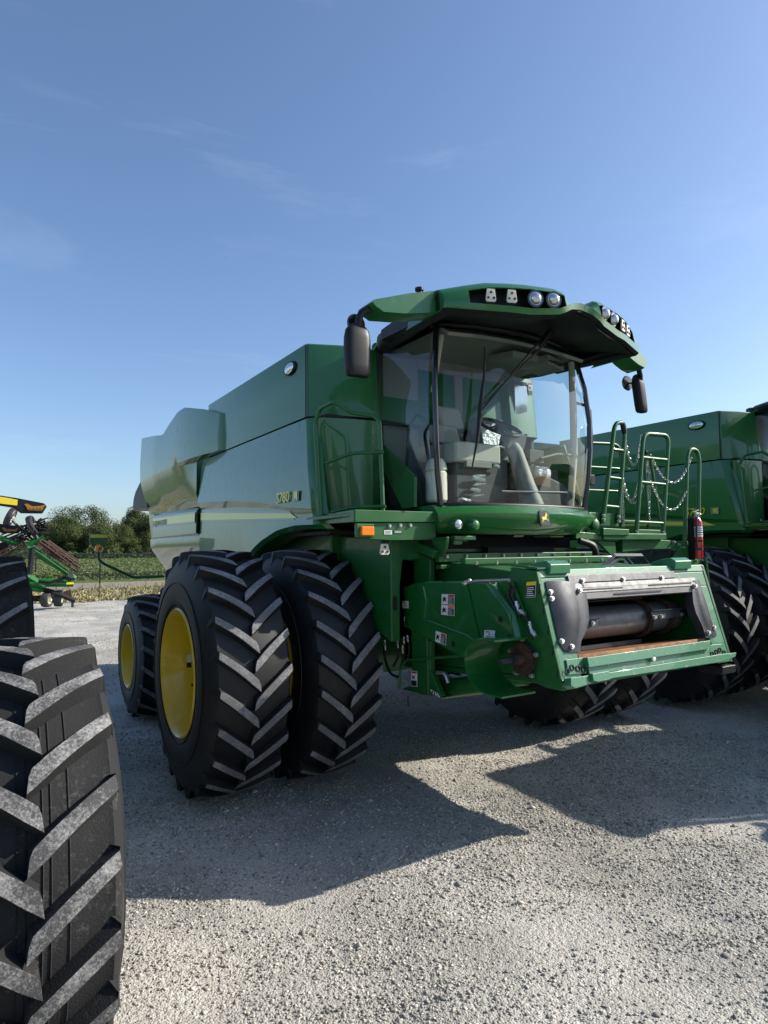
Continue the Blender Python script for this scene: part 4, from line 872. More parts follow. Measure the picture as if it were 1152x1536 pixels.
m = MB(); pth = [at(694, 876, X=X), at(699, 874, X=X), at(712, 872, X=X-.0), at(764, 870, X=X)]; m.tube(pth, .012, 8); m.ball(at(698, 875, X=X-.01), .02, 8); m.ball(at(704, 871, X=X), .016, 8); m.build('gas_strut', 'galv', C, smooth=50)
m = MB(); m.prism([at(713, 874, X=-1.0), at(742, 872, X=-1.0), at(733, 890, X=-1.0)], (.02, 0, 0)); m.prism([at(736, 874, X=-.96), at(768, 872, X=-.96), at(790, 930, X=-.96), at(770, 925, X=-.96)], (.02, 0, 0)); m.build('shield_wing', 'green', C, bevel=.004)
# curved guard round the drive shaft
cg = at(752, 996, X=-1.10); m = MB(); rows = []
for x in (-1.24, -1.10, -.95): rows.append([(x, cg.y+.23*math.cos(t)*.9, cg.z+.175*math.sin(t)) for t in np.linspace(R(85), R(-88), 14)][::1])
for r in rows: r.insert(0, (r[0][0], r[0][1]-.12, r[0][2]-.005)); r.append((r[-1][0], r[-1][1]-.16, r[-1][2]-.0))
m.loft(rows); m.build('shaft_guard', 'green', C, solid=.012, smooth=40)
sgc = at(785, 988, X=-.955); m = MB(); nT = 26; pr_ = []
for k in range(nT*2): r = .112 if k % 2 == 0 else .098; a = math.pi*k/nT; pr_.append((sgc.x, sgc.y+r*math.cos(a), sgc.z+r*math.sin(a)))
m.prism(pr_, (-.022, 0, 0)); m.cyl(sgc-Vector((.08, 0, 0)), sgc, .04, n=24); spk = m.build('rusty_sprocket', 'rustd', C)
m = MB(); m.cyl(sgc-Vector((.20, 0, 0)), sgc, .018, n=6); m.cyl(sgc-Vector((.10, 0, 0)), sgc-Vector((.0, 0, 0)), .034, n=20); m.cyl(sgc+Vector((.0, 0, 0)), sgc+Vector((.02, 0, 0)), .10, n=32); m.build('drive_shaft', 'guard', spk)
m = MB()
for k in range(5): a = 2*math.pi*k/5+.3; m.bolt(sgc+Vector((.0, .125*math.cos(a), .125*math.sin(a))), (-1, 0, 0), .012)
m.each('bolt', 'galv', spk)
# posts, lower plates, lift cylinder, hoses
m = MB()
def pbox(u0, v0, u1, v1, X_, w, th): a, b = at(u0, v0, X=X_), at(u1, v1, X=X_); m.hexa([(X_, a.y-w, a.z), (X_+th, a.y-w, a.z), (X_+th, a.y+w, a.z), (X_, a.y+w, a.z), (X_, b.y-w, b.z), (X_+th, b.y-w, b.z), (X_+th, b.y+w, b.z), (X_, b.y+w, b.z)])
pbox(630, 1038, 628, 940, -1.02, .11, .07); m.prism([at(645, 1005, X=-1.0), at(662, 1045, X=-1.0), at(630, 1042, X=-1.0), at(620, 1030, X=-1.0), at(645, 960, X=-1.0)], (.05, 0, 0))
m.prism([at(612, 1030, X=-.99), at(646, 1036, X=-.99), at(664, 1047, X=-.99), at(600, 1034, X=-.99)], (.12, 0, 0))
m.build('lower_post', 'greenr', C, bevel=.008)
m = MB(); a, b = at(664, 1034, X=-.80), at(770, 1020, X=-.70); m.cyl(a, b, .075, n=28); m.cyl(b, b+(b-a).normalized()*.12, .05, n=20); m.build('lift_cylinder', 'greenr', C, bevel=.005)
m = MB(); m.tube(rnd([at(600, 1034, X=-1.06), at(600, 1005, X=-1.06), at(608, 990, X=-1.06), at(640, 988, X=-1.04), at(710, 982, X=-1.0)], .04), .011, 8); m.build('step_rail', 'greenr', C, smooth=60)
a = at(617, 1029, X=-1.03); b = at(626, 1030, X=-1.03); c = at(617, 1006, X=-1.03); sticker(C, a, b-a, c-a, (b-a).length, (c-a).length, 'tall')
m = MB(); a = at(647, 1037, X=-1.02); b = at(658, 1043, X=-1.02); m.obox((a+b)/2, (.002, 0, 0), (b-a)*.5, (0, .012, .014)); pl3 = m.build('part_label', 'white', C, smooth=0)
m = MB()
for k in range(3): m.obox((a+b)/2+(b-a)*(k-1)*.3-Vector((.003, 0, 0)), (.001, 0, 0), (b-a)*.07, (0, .008*(k-1), .010))
m.build('label_print', 'labblk', pl3, smooth=0)
def hose(pts, r=.012, name='hydraulic_hose', mt='hose', X_=-1.0):
    P = [at(p[0], p[1], X=(p[2] if len(p) > 2 else X_)) for p in pts]; out = []
    for i in range(len(P)-1):
        p0, p1, p2, p3_ = P[max(i-1, 0)], P[i], P[i+1], P[min(i+2, len(P)-1)]
        for q in range(6): t = q/6; out.append(.5*((2*p1)+(p2-p0)*t+(2*p0-5*p1+4*p2-p3_)*t*t+(3*p1-p0-3*p2+p3_)*t**3))
    out.append(P[-1]); mm = MB(); mm.tube(out, r, 7); return mm.build(name, mt, C, smooth=60)
hose([(576, 968), (578, 990), (586, 1010), (600, 1016)], .011); hose([(596, 962), (597, 985), (590, 1000)], .011); hose([(606, 958), (606, 980), (602, 1000)], .011)
hose([(612, 955), (614, 975), (608, 995)], .009); hose([(650, 965), (655, 990), (668, 1005), (690, 1012)], .012, X_=-.7); hose([(766, 878), (762, 890), (768, 905), (776, 918), (782, 925)], .012, X_=-.985)
hose([(773, 880), (768, 893), (775, 908), (784, 921)], .010, X_=-.985); hose([(785, 925), (792, 932), (796, 950), (800, 958)], .010, X_=-.975); hose([(612, 1045), (613, 1060)], .008, X_=-1.0)
def fitting(u0, v0, u1, v1, X_=-1.0, r=.015):
    mm = MB(); a, b = at(u0, v0, X=X_), at(u1, v1, X=X_); mm.cyl(a, b, r, n=8); mm.cyl(a.lerp(b, .3), a.lerp(b, .55), r*1.4, n=6); mm.build('hose_fitting', 'galv', C)
for q in ((577, 960, 578, 975), (596, 960, 597, 972), (606, 955, 606, 965), (604, 968, 604, 980), (611, 953, 612, 963)): fitting(*q, X_=-1.03, r=.009)
fitting(774, 902, 778, 915, -.985, .012); fitting(778, 915, 787, 921, -.985, .014); fitting(794, 932, 796, 944, -.975, .010); fitting(797, 945, 803, 954, -.975, .014)
m = MB(); m.tube(rnd([at(656, 1009, X=-1.0), at(668, 1010, X=-1.0), at(672, 1024, X=-1.0)], .04), .016, 8); m.build('hose_elbow', 'galv', C, smooth=50)
m = MB(); m.prism([at(605, 828, X=-.98), at(625, 812, X=-.98), at(652, 826, X=-.98), at(648, 838, X=-.98), at(626, 828, X=-.98), at(612, 842, X=-.98)], (.06, 0, 0)); m.prism([at(620, 826, X=-.94), at(645, 838, X=-.94), at(645, 875, X=-.94), at(620, 875, X=-.94)], (.05, 0, 0))
m.prism([at(645, 806, X=-.92), at(670, 805, X=-.92), at(668, 822, X=-.92), at(660, 836, X=-.92), at(655, 834, X=-.92)], (.03, 0, 0)); m.build('pivot_bracket', 'greenr', C, bevel=.008)
m = MB()
for z, y in ((1.99, -1.12), (1.93, -1.22), (1.86, -1.32)): m.box(-.90, .90, y, y+.07, z-.035, z)
m.build('cross_bar', 'greenr', C, bevel=.006)
# --- access side (photo right): deck, ladders, rails, chains
m = MB(); m.box(.96, 1.75, -1.25, -.3, 2.23, 2.26); m.prism([at(877, 768, Y=-1.26), at(928, 770, Y=-1.26), at(928, 790, Y=-1.26), at(877, 786, Y=-1.26)], (0, .02, 0)); m.build('access_deck', 'greenr', C, bevel=.005)
m = MB(); m.box(.95, 1.9, -1.40, -.9, 2.06, 2.12); m.prism([at(905, 792, Y=-1.42), at(944, 794, Y=-1.42), at(944, 803, Y=-1.42), at(905, 803, Y=-1.42)], (0, .04, 0)); m.prism([at(864, 797, Y=-1.38), at(928, 803, Y=-1.38), at(928, 812, Y=-1.38), at(864, 808, Y=-1.38)], (0, .05, 0))
m.prism([at(896, 812, Y=-1.36), at(923, 812, Y=-1.36), at(925, 834, Y=-1.36), at(916, 832, Y=-1.36)], (0, .03, 0)); m.build('swing_base', 'greenr', C, bevel=.006)
m = MB(); m.prism([at(954, 794, Y=-1.33), at(991, 795, Y=-1.33), at(991, 806, Y=-1.33), at(954, 806, Y=-1.33)], (0, .02, 0)); m.box(1.50, 2.35, -1.30, -1.0, 2.0, 2.04)
m.prism([at(934, 808, Y=-1.34), at(976, 809, Y=-1.34), at(1032, 812, Y=-1.34), at(1034, 823, Y=-1.34), at(976, 824, Y=-1.34), at(934, 828, Y=-1.34)], (0, .10, 0))
m.prism([at(1024, 815, Y=-1.35), at(1050, 822, Y=-1.35), at(1051, 838, Y=-1.35), at(1062, 880, Y=-1.35), at(1056, 898, Y=-1.35), at(1045, 880, Y=-1.35), at(1036, 850, Y=-1.35), at(1010, 836, Y=-1.35)], (0, .02, 0)); m.build('ladder_base', 'greenr', C, bevel=.005)
def rail(pts, Y, r=.022, nm='ladder_rail', rad=.12, par=C, mt='greenr', pc=None):
    m = MB(); m.tube(rnd([at(u, v, Y=Y) for u, v in pts], rad), r, 10)
    for a, b in (pc or []): m.tube([at(*a, Y=Y), at(*b, Y=Y)], r*.8, 8)
    return m.build(nm, mt, par, smooth=60)
rail([(904, 785), (922, 634), (936, 634), (937, 650), (927, 784)], -1.28, rad=.10, nm='folding_ladder', pc=[((919, 674), (934, 676)), ((913, 716), (931, 718.5)), ((907, 759), (928, 761))])
rail([(954, 806), (965, 650), (1003, 653), (994, 805)], -1.32, rad=.10, nm='folding_ladder', pc=[((962, 686), (1001, 690)), ((959, 723), (999, 727)), ((955.5, 783), (995, 785))])
rail([(878, 770), (880, 664), (924, 666), (931, 676), (931, 790)], -.9, .018, 'deck_handrail', .10, pc=[((879, 700), (930, 703)), ((878, 735), (930, 737))])
rail([(973, 795), (966, 684), (976, 688), (990, 785)], -1.2, .016, 'deck_handrail', .06)
rail([(1027, 815), (1031, 672), (1049, 676), (1047, 800), (1046, 815)], -1.32, .022, 'deck_handrail', .16)
rail([(1058, 836), (1063, 880), (1056, 898), (1050, 890)], -1.37, .016, 'grab_rail', .05)
m = MB(); m.tube([at(934, 636, Y=-1.29), at(937, 650, Y=-1.29)], .027, 8); m.ball(at(967, 678, Y=-1.22), .03, 8); m.build('rubber_grip', 'black', C, smooth=50)
for a, b, sg, Y in (((937, 655), (962, 652), .30, -1.28), ((933, 712), (959, 712), .26, -1.28), ((976, 682), (1037, 686), .28, -1.33), ((976, 722), (1029, 737), .24, -1.33), ((932, 700), (936, 790), .01, -1.26), ((934, 730), (972, 690), .30, -1.1), ((974, 700), (974, 780), .01, -1.18)):
    chain(C, at(*a, Y=Y), at(*b, Y=Y), sg)
m = MB()
for u, v in ((905, 773), (905, 779), (928, 775), (928, 782), (955, 798), (955, 804), (995, 799), (995, 804), (1011, 813), (1018, 817), (1025, 821), (1035, 842), (1044, 841)): m.bolt(at(u, v, Y=-1.36), (0, -1, 0), .010)
m.each('bolt', 'galv', C)
m = MB(); P = [(905, 848), (921, 834), (962, 834), (972, 850)]
m.tube([at(903, 852, Y=-1.9), at(921, 834, Y=-1.9), at(962, 834, Y=-1.9), at(975, 851, Y=-1.9)], .022, 4); m.tube([at(938, 836, Y=-1.9), at(951, 850, Y=-1.9)], .016, 4); m.tube([at(912, 850, Y=-1.9), at(930, 836, Y=-1.9)], .016, 4); m.build('cable_bracket', 'guard', C, smooth=0)
m = MB(); m.tube(rnd([(.5, -1.5, 2.05), (.66, -1.55, 2.0), (.7, -1.5, 1.8)], .1), .03, 8); m.tube(rnd([(.58, -1.5, 2.05), (.74, -1.5, 2.0), (.78, -1.4, 1.8)], .1), .02, 8); m.build('hose_bundle', 'hose', C, smooth=50)
# --- wheels
for s in (-1, 1):
    wheel(C, s*2.299, 0, 1.0, 1.0, .272, .50, 23, .058, s, sweep=.27, rot=0 if s < 0 else R(3), lw=.052)
    wheel(C, s*1.509, 0, 1.0, 1.0, .272, .50, 23, .058, s, sweep=.27, rot=R(5) if s < 0 else R(9), lw=.052)
    m = MB(); m.cyl((s*1.3, 0, 1.0), (s*2.3, 0, 1.0), .22, n=32); m.build('axle_spacer', 'yellow', C)
    wheel(C, s*2.13, 2.95, .735, .735, .26, .36, 19, .045, s, sweep=.24, rot=R(4), lw=.05)
# labels and valve inside the near rim
m = MB(); m.cut()
for a0, a1, mi in ((R(-6), R(9), 0),):
    for q in range(5):
        b0, b1 = a0+(a1-a0)*q/5, a0+(a1-a0)*(q+1)/5; rr_ = .428
        P = [(x, rr_*math.cos(b), 1.0+rr_*math.sin(b)) for x, b in ((-2.42, b0), (-2.42, b1), (-2.33, b1), (-2.33, b0))]; m.quad(*P, mi=0 if q > 1 else 1)
m.build('rim_label', ['white', 'labblk'], C, smooth=0)
m = MB(); m.cyl((-2.36, .30, .83), (-2.41, .31, .82), .012, n=8); m.build('valve', 'black', C)
Cx = dup(C, (6.0, -.19, 0), 'green combine harvester at the right edge, partly hidden behind the ladder and fire extinguisher')
# --- fire extinguisher hanging on the ladder base
X0 = at(1046, 805, Y=-1.42); E_ = thing('fire_extinguisher', 'red fire extinguisher strapped upright beside the handrail of the nearest combine', 'fire extinguisher', (X0.x, X0.y, at(1046, 838, Y=-1.42).z))
H = at(1046, 775, Y=-1.42).z-at(1046, 838, Y=-1.42).z
m = MB(); r_ = .052; m.lathe([(0, .001), (0, r_*.9), (.012, r_), (H*.86, r_), (H*.93, r_*.8), (H*.98, r_*.4), (H, r_*.35)], (0, 0, 0), 'z', 28); m.build('cylinder', 'red', E_, smooth=50)
m = MB(); m.cyl((0, 0, H), (0, 0, H+.03), .02); m.obox((.01, 0, H+.035), (.04, 0, 0), (0, .012, 0), (0, 0, .010)); m.obox((-.01, 0, H+.06), (.045, 0, .012), (0, .008, 0), (0, 0, .005)); m.ball((.02, -.02, H+.02), .016, 8); m.build('valve_handle', 'galv', E_)
m = MB(); m.tube(rnd([(0, -.02, H+.01), (-.055, -.03, H-.03), (-.06, -.03, H*.35), (-.055, -.03, H*.28)], .03), .010, 8); m.build('discharge_hose', 'hose', E_, smooth=60)
m = MB(); m.lathe([(H*.52, r_+.001), (H*.76, r_+.001)], (0, 0, 0), 'z', 28); m.lathe([(H*.20, r_+.0015), (H*.26, r_+.0015)], (0, 0, 0), 'z', 28, 1)
for k in range(4): m.lathe([(H*(.56+.05*k), r_+.0022), (H*(.58+.05*k), r_+.0022)], (0, 0, 0), 'z', 28, 2 if k != 1 else 1)
m.build('paper_label', ['white', 'labblk', 'decalg'], E_, smooth=60)
m = MB(); m.lathe([(H*.40, r_+.003), (H*.44, r_+.003)], (0, 0, 0), 'z', 28); m.box(-.07, -.05, 0, .06, -.01, H*.95); m.build('bracket', 'black', E_, solid=.003)
# ------------------------------------------------------------------ ground
def nodes_mat(name):
    m = bpy.data.materials.new(name); m.use_nodes = True; t = m.node_tree; return m, t, t.nodes['Principled BSDF']
def gravel_mat():
    m, t, b = nodes_mat('gravel_ground'); nn, l = t.nodes, t.links; b.inputs['Roughness'].default_value = .95; b.inputs['Specular IOR Level'].default_value = .2
    co = nn.new('ShaderNodeTexCoord'); o = co.outputs['Object']
    def vor(s):
        v = nn.new('ShaderNodeTexVoronoi'); v.inputs['Scale'].default_value = s; l.new(o, v.inputs['Vector']); return v
    v1, v2, v3 = vor(95), vor(38), vor(240)
    big = nn.new('ShaderNodeTexNoise'); big.inputs['Scale'].default_value = .8; big.inputs['Detail'].default_value = 9; big.inputs['Roughness'].default_value = .6; l.new(o, big.inputs['Vector'])
    def grey(v):
        g = nn.new('ShaderNodeRGBToBW'); l.new(v.outputs['Color'], g.inputs[0]); return g.outputs[0]
    rp = nn.new('ShaderNodeValToRGB'); e = rp.color_ramp; e.elements[0].color = (.21, .205, .19, 1); e.elements[1].color = (.67, .64, .56, 1); e.elements.new(.42).color = (.39, .375, .335, 1)
    a = nn.new('ShaderNodeMath'); a.operation = 'ADD'; a.inputs[1].default_value = 0; ml = nn.new('ShaderNodeMix'); ml.inputs[0].default_value = .45
    l.new(grey(v1), ml.inputs[2]); l.new(grey(v3), ml.inputs[3]); l.new(ml.outputs[0], rp.inputs[0])
    br = nn.new('ShaderNodeMapRange'); br.inputs[1].default_value = .35; br.inputs[2].default_value = .68; br.inputs[3].default_value = .70; br.inputs[4].default_value = 1.22; l.new(big.outputs['Fac'], br.inputs[0])
    mm = nn.new('ShaderNodeMix'); mm.data_type = 'RGBA'; mm.blend_type = 'MULTIPLY'; mm.inputs[0].default_value = 1; l.new(rp.outputs[0], mm.inputs[6]); l.new(br.outputs[0], mm.inputs[7]); l.new(mm.outputs[2], b.inputs['Base Color'])
    s1 = nn.new('ShaderNodeMath'); s1.operation = 'MULTIPLY_ADD'; s1.inputs[1].default_value = -.006; l.new(v2.outputs['Distance'], s1.inputs[0])
    s2 = nn.new('ShaderNodeMath'); s2.operation = 'MULTIPLY_ADD'; s2.inputs[1].default_value = -.005; l.new(v1.outputs['Distance'], s2.inputs[0]); l.new(s1.outputs[0], s2.inputs[2])
    bp_ = nn.new('ShaderNodeBump'); bp_.inputs['Strength'].default_value = .75; bp_.inputs['Distance'].default_value = 1.4; l.new(s2.outputs[0], bp_.inputs['Height']); l.new(bp_.outputs[0], b.inputs['Normal'])
    return m
def noise_mat(name, c1, c2, sc, c3=None, bump=.3, rough=.95, island=False, transl=0):
    m, t, b = nodes_mat(name); nn, l = t.nodes, t.links; b.inputs['Roughness'].default_value = rough; b.inputs['Specular IOR Level'].default_value = .25
    rp = nn.new('ShaderNodeValToRGB'); e = rp.color_ramp; e.elements[0].color = (*c1, 1); e.elements[1].color = (*c2, 1)
    if c3: e.elements.new(.5).color = (*c3, 1)
    if island:
        g = nn.new('ShaderNodeNewGeometry'); l.new(g.outputs['Random Per Island'], rp.inputs[0])
    else:
        co = nn.new('ShaderNodeTexCoord'); n = nn.new('ShaderNodeTexNoise'); n.inputs['Scale'].default_value = sc; n.inputs['Detail'].default_value = 10; n.inputs['Roughness'].default_value = .7
        l.new(co.outputs['Object'], n.inputs['Vector']); mr = nn.new('ShaderNodeMapRange'); mr.inputs[1].default_value = .3; mr.inputs[2].default_value = .7; l.new(n.outputs['Fac'], mr.inputs[0]); l.new(mr.outputs[0], rp.inputs[0])
        u = nn.new('ShaderNodeBump'); u.inputs['Strength'].default_value = bump; u.inputs['Distance'].default_value = .1; l.new(n.outputs['Fac'], u.inputs['Height']); l.new(u.outputs[0], b.inputs['Normal'])
    l.new(rp.outputs[0], b.inputs['Base Color'])
    if transl:
        o = nn['Material Output']; tr = nn.new('ShaderNodeBsdfTranslucent'); l.new(rp.outputs[0], tr.inputs[0]); x = nn.new('ShaderNodeMixShader'); x.inputs[0].default_value = transl; l.new(b.outputs[0], x.inputs[1]); l.new(tr.outputs[0], x.inputs[2]); l.new(x.outputs[0], o.inputs[0])
    return m
def hgt(x, y):
    return .012*np.sin(x*1.3+y*.7)+.010*np.sin(x*2.9-y*1.9+1.3)+.006*np.sin(x*6.1+y*5.3)*np.cos(y*7.7-x*2.2)+.004*np.sin(x*13+2*np.sin(y*9))-.014*np.exp(-((x+.8+.12*np.sin(y*.6))/.16)**2)-.014*np.exp(-((x-1.1+.12*np.sin(y*.6))/.16)**2)-.010
gx = np.concatenate([np.linspace(-90, -9, 30)[:-1], np.linspace(-9, 9, 200), np.linspace(9, 90, 30)[1:]]); gy = np.concatenate([np.linspace(-60, -7, 16)[:-1], np.linspace(-7, 12, 210), np.linspace(12, 24.6, 24)[1:]])
GX, GY = np.meshgrid(gx, gy); GZ = hgt(GX, GY); nx, ny = len(gx), len(gy)
V = np.stack([GX.ravel(), GY.ravel(), GZ.ravel()], 1); idx = np.arange(nx*ny).reshape(ny, nx)
Fq = np.stack([idx[:-1, :-1], idx[:-1, 1:], idx[1:, 1:], idx[1:, :-1]], -1).reshape(-1, 4)
gm = gravel_mat(); yd = instmesh('gravel_yard', V, Fq, [gm]); tag(yd, 'pale crushed gravel yard', None, None, 'structure'); yd.data.polygons.foreach_set('use_smooth', [True]*len(yd.data.polygons))
def sheet(name, x0, x1, y0, y1, z, mt, label):
    o = MB().quad((x0, y0, z), (x1, y0, z), (x1, y1, z), (x0, y1, z)).build(name, mt, smooth=0); tag(o, label, None, None, 'structure'); return o
sheet('ground', -1600, 1600, -1600, 1600, -.16, noise_mat('earth', (.10, .10, .05), (.17, .15, .09), .15), 'flat farmland reaching the horizon')
sheet('dirt_strip', -120, 160, 33, 47, -.055, noise_mat('bare_dirt', (.20, .17, .13), (.36, .32, .26), 2.2, (.27, .24, .18)), 'bare earth strip before the crop')
sheet('straw_strip', -120, 160, 24.4, 35, -.05, noise_mat('straw_ground', (.20, .17, .09), (.40, .35, .21), 3, (.30, .26, .15)), 'dry straw coloured verge behind the gravel')
# loose stones
ico = []; ph = (1+5**.5)/2
for a, b_ in ((1, ph), (-1, ph), (1, -ph), (-1, -ph)): ico += [(0, a, b_)]
for a, b_ in ((1, ph), (-1, ph), (1, -ph), (-1, -ph)): ico += [(a, b_, 0)]
for a, b_ in ((1, ph), (-1, ph), (1, -ph), (-1, -ph)): ico += [(b_, 0, a)]
ico = np.array(ico, float)/math.hypot(1, ph)
def hull_faces(P):
    fs = []
    for i in range(12):
        for j in range(i+1, 12):
            for k in range(j+1, 12):
                if max(np.linalg.norm(P[i]-P[j]), np.linalg.norm(P[j]-P[k]), np.linalg.norm(P[i]-P[k])) < 1.1:
                    n = np.cross(P[j]-P[i], P[k]-P[i]); fs.append((i, j, k) if n.dot(P[i]) > 0 else (i, k, j))
    return np.array(fs)
IF = hull_faces(ico)
def stones(n, dmin, dmax, rmin, rmax, pw=1.0, aw=.62, pe=1.6):
    d = np.sqrt(rng.uniform(dmin**2, dmax**2, n)) if pw == 1 else dmin*(dmax/dmin)**rng.uniform(0, 1, n)
    a = YAW+rng.uniform(-aw, aw, n); x = CAM[0]+d*np.sin(a); y = CAM[1]+d*np.cos(a)
    pm = np.sin(x*1.7+1.1*np.sin(y*1.3))*np.sin(y*2.1+1.3*np.sin(x*.9))+.35*np.sin(x*4.7+y*3.1)+.3*np.sin(y*9+x*2); keep = rng.uniform(-.9, 1.3, n) > pm*.8; x, y = x[keep], y[keep]; n = len(x)
    r = rmin*(rmax/rmin)**(rng.uniform(0, 1, n)**pe)
    P = ico[None]*(1+rng.uniform(-.42, .36, (n, 12, 1))); P = P*np.stack([rng.uniform(.8, 1.5, n), rng.uniform(.55, 1.0, n), rng.uniform(.35, .75, n)], -1)[:, None]
    th = rng.uniform(0, 6.28, n); c, s = np.cos(th), np.sin(th); tl = rng.uniform(-.6, .6, n)
    X = P[..., 0]*c[:, None]-P[..., 1]*s[:, None]; Y = P[..., 0]*s[:, None]+P[..., 1]*c[:, None]; Z = P[..., 2]+X*tl[:, None]*.6
    z0 = hgt(x, y)
    return np.stack([x[:, None]+X*r[:, None], y[:, None]+Y*r[:, None], z0[:, None]+r[:, None]*.22+Z*r[:, None]], -1).reshape(-1, 3)
SV = np.concatenate([stones(230000, 2.3, 8.0, .0032, .0115, pe=2.1), stones(80000, 6, 17, .0055, .014, pe=1.9), stones(12000, 14, 30, .010, .024, aw=.5), stones(2600, 2.4, 12, .010, .024)])
ns_ = len(SV)//12; SF = (IF[None]+(np.arange(ns_)*12)[:, None, None]).reshape(-1, 3)
sm = noise_mat('stone', (.17, .165, .15), (.64, .605, .515), 1, (.36, .343, .298), island=True)
st_ = instmesh('loose_gravel', SV, SF, [sm]); tag(st_, 'loose grey and white crushed stones over the yard', 'gravel', None, 'stuff')
def blades(name, n, x0, x1, y0, y1, h0, h1, w, z, mt, label, cat, lean=.5, quadfn=None):
    x = rng.uniform(x0, x1, n); y = y0+(y1-y0)*rng.uniform(0, 1, n)**1.3; h = rng.uniform(h0, h1, n); a = rng.uniform(0, 3.14, n); dx, dy = np.cos(a)*w, np.sin(a)*w
    lx, ly = rng.uniform(-lean, lean, n)*h, rng.uniform(-lean, lean, n)*h; z = np.full(n, z)
    V = np.stack([np.stack([x-dx, y-dy, z], -1), np.stack([x+dx, y+dy, z], -1), np.stack([x+lx+dx*.4, y+ly+dy*.4, z+h], -1), np.stack([x+lx-dx*.4, y+ly-dy*.4, z+h], -1)], 1).reshape(-1, 3)
    o = instmesh(name, V, np.arange(4*n).reshape(-1, 4), [mt]); return tag(o, label, cat, None, 'stuff')
blades('dry_grass', 26000, -10, 25, 24.3, 35, .04, .16, .05, -.05, noise_mat('dry_blade', (.24, .21, .10), (.46, .41, .25), 1, (.34, .30, .16), island=True), 'short dry yellow grass on the verge', 'grass', 1.2)
blades('weeds', 900, -6, 14, 25, 36, .15, .45, .02, -.05, noise_mat('weed', (.10, .13, .04), (.3, .27, .12), 1, island=True), 'scattered green and brown weeds along the fence', 'weeds', .5)
# soybean field: bumpy canopy and leaves
fx_ = np.linspace(-60, 120, 200); fy_ = 45+160*np.linspace(0, 1, 170)**1.6; FX, FY = np.meshgrid(fx_, fy_); FZ = .42+.10*np.sin(FX*8.2)*.5+.09*rng.uniform(-1, 1, FX.shape); FZ[0] = -.05
idx = np.arange(FX.size).reshape(FX.shape); Fq = np.stack([idx[:-1, :-1], idx[:-1, 1:], idx[1:, 1:], idx[1:, :-1]], -1).reshape(-1, 4)
nL = 90000; u_ = rng.uniform(0, 1, nL); yy = 45+160*u_**2.0; xx_ = rng.uniform(-.12, .42, nL)*(yy+6)*1.0+CAM[0]+0; s_ = .04+.0011*yy; zz = .40+rng.uniform(-.25, .28, nL)*1.0
A = rng.normal(0, 1, (nL, 3)); A /= np.linalg.norm(A, axis=1)[:, None]; B = np.cross(A, rng.normal(0, 1, (nL, 3))); B /= np.linalg.norm(B, axis=1)[:, None]; c0 = np.stack([xx_, yy, zz], -1)
LV = np.stack([c0-A*s_[:, None], c0-B*s_[:, None]*.7, c0+A*s_[:, None], c0+B*s_[:, None]*.7], 1).reshape(-1, 3)
V = np.concatenate([np.stack([FX.ravel(), FY.ravel(), FZ.ravel()], 1), LV]); FF = np.concatenate([Fq, np.arange(4*nL).reshape(-1, 4)+FX.size]); mi = np.concatenate([np.zeros(len(Fq)), np.ones(nL)])
fo = instmesh('soybean_field', V, FF, [noise_mat('crop_canopy', (.075, .105, .035), (.14, .18, .065), 3, (.105, .145, .05)), noise_mat('crop_leaf', (.10, .135, .045), (.22, .26, .11), 1, (.145, .185, .07), island=True, transl=.25)], None, mi); tag(fo, 'green soybean field beyond the fence', 'crop field', None, 'stuff')
# ------------------------------------------------------------------ trees
leafm = noise_mat('leaf', (.035, .055, .018), (.115, .135, .050), 1, (.068, .092, .031), island=True, transl=.12); barkm = noise_mat('bark', (.06, .05, .04), (.16, .13, .10), 6)
M['bark'] = barkm
def tree_meshes(seed, H, Wd, nl=22000):
    r = np.random.default_rng(seed); m = MB(); m.tube([(0, 0, -.1), (.1, 0, H*.2), (-.1, .1, H*.45), (.1, 0, H*.75)], [H*.028, H*.022, H*.015, H*.004], 8)
    cl = []
    for k in range(12):
        a = r.uniform(0, 6.28); z0 = H*r.uniform(.14, .5); L = Wd*r.uniform(.35, .75)*(1-.3*z0/H); z1 = z0+H*r.uniform(.08, .32); p = Vector((math.cos(a)*L*.7, math.sin(a)*L*.7, z1)); m.tube([(0, 0, z0), (p.x*.5, p.y*.5, z0*.6+z1*.4), p], [H*.012, H*.007, H*.002], 5)
        cl.append((p.x, p.y, p.z, Wd*.26))
    for k in range(40):
        a = r.uniform(0, 6.28); t = r.uniform(.0, 1)**.85; rad = Wd*.5*math.sin(math.pi*min(.97, .18+.78*t))**.7*r.uniform(.55, 1.05); cl.append((math.cos(a)*rad, math.sin(a)*rad, H*(.08+.84*t), Wd*r.uniform(.10, .22)))
    cl = np.array(cl); wgt = cl[:, 3]**2; ci = r.choice(len(cl), nl, p=wgt/wgt.sum()); d = r.normal(0, 1, (nl, 3)); d /= np.linalg.norm(d, axis=1)[:, None]; rr = cl[ci, 3]*(1-.45*r.uniform(0, 1, nl)**2.2)+r.normal(0, .12, nl)
    c0 = cl[ci, :3]+d*rr[:, None]*[1, 1, .72]; c0[:, 2] = np.maximum(c0[:, 2], .2)
    A = r.normal(0, 1, (nl, 3)); A -= d*(A*d).sum(1)[:, None]*.8; A /= np.linalg.norm(A, axis=1)[:, None]; B = np.cross(A, d+r.normal(0, .25, (nl, 3))); B /= np.linalg.norm(B, axis=1)[:, None]+1e-6; s = r.uniform(.09, .22, nl)*H/14
    V = np.stack([c0-A*s[:, None], c0-B*s[:, None]*.7, c0+A*s[:, None], c0+B*s[:, None]*.7], 1).reshape(-1, 3)
    return m, V
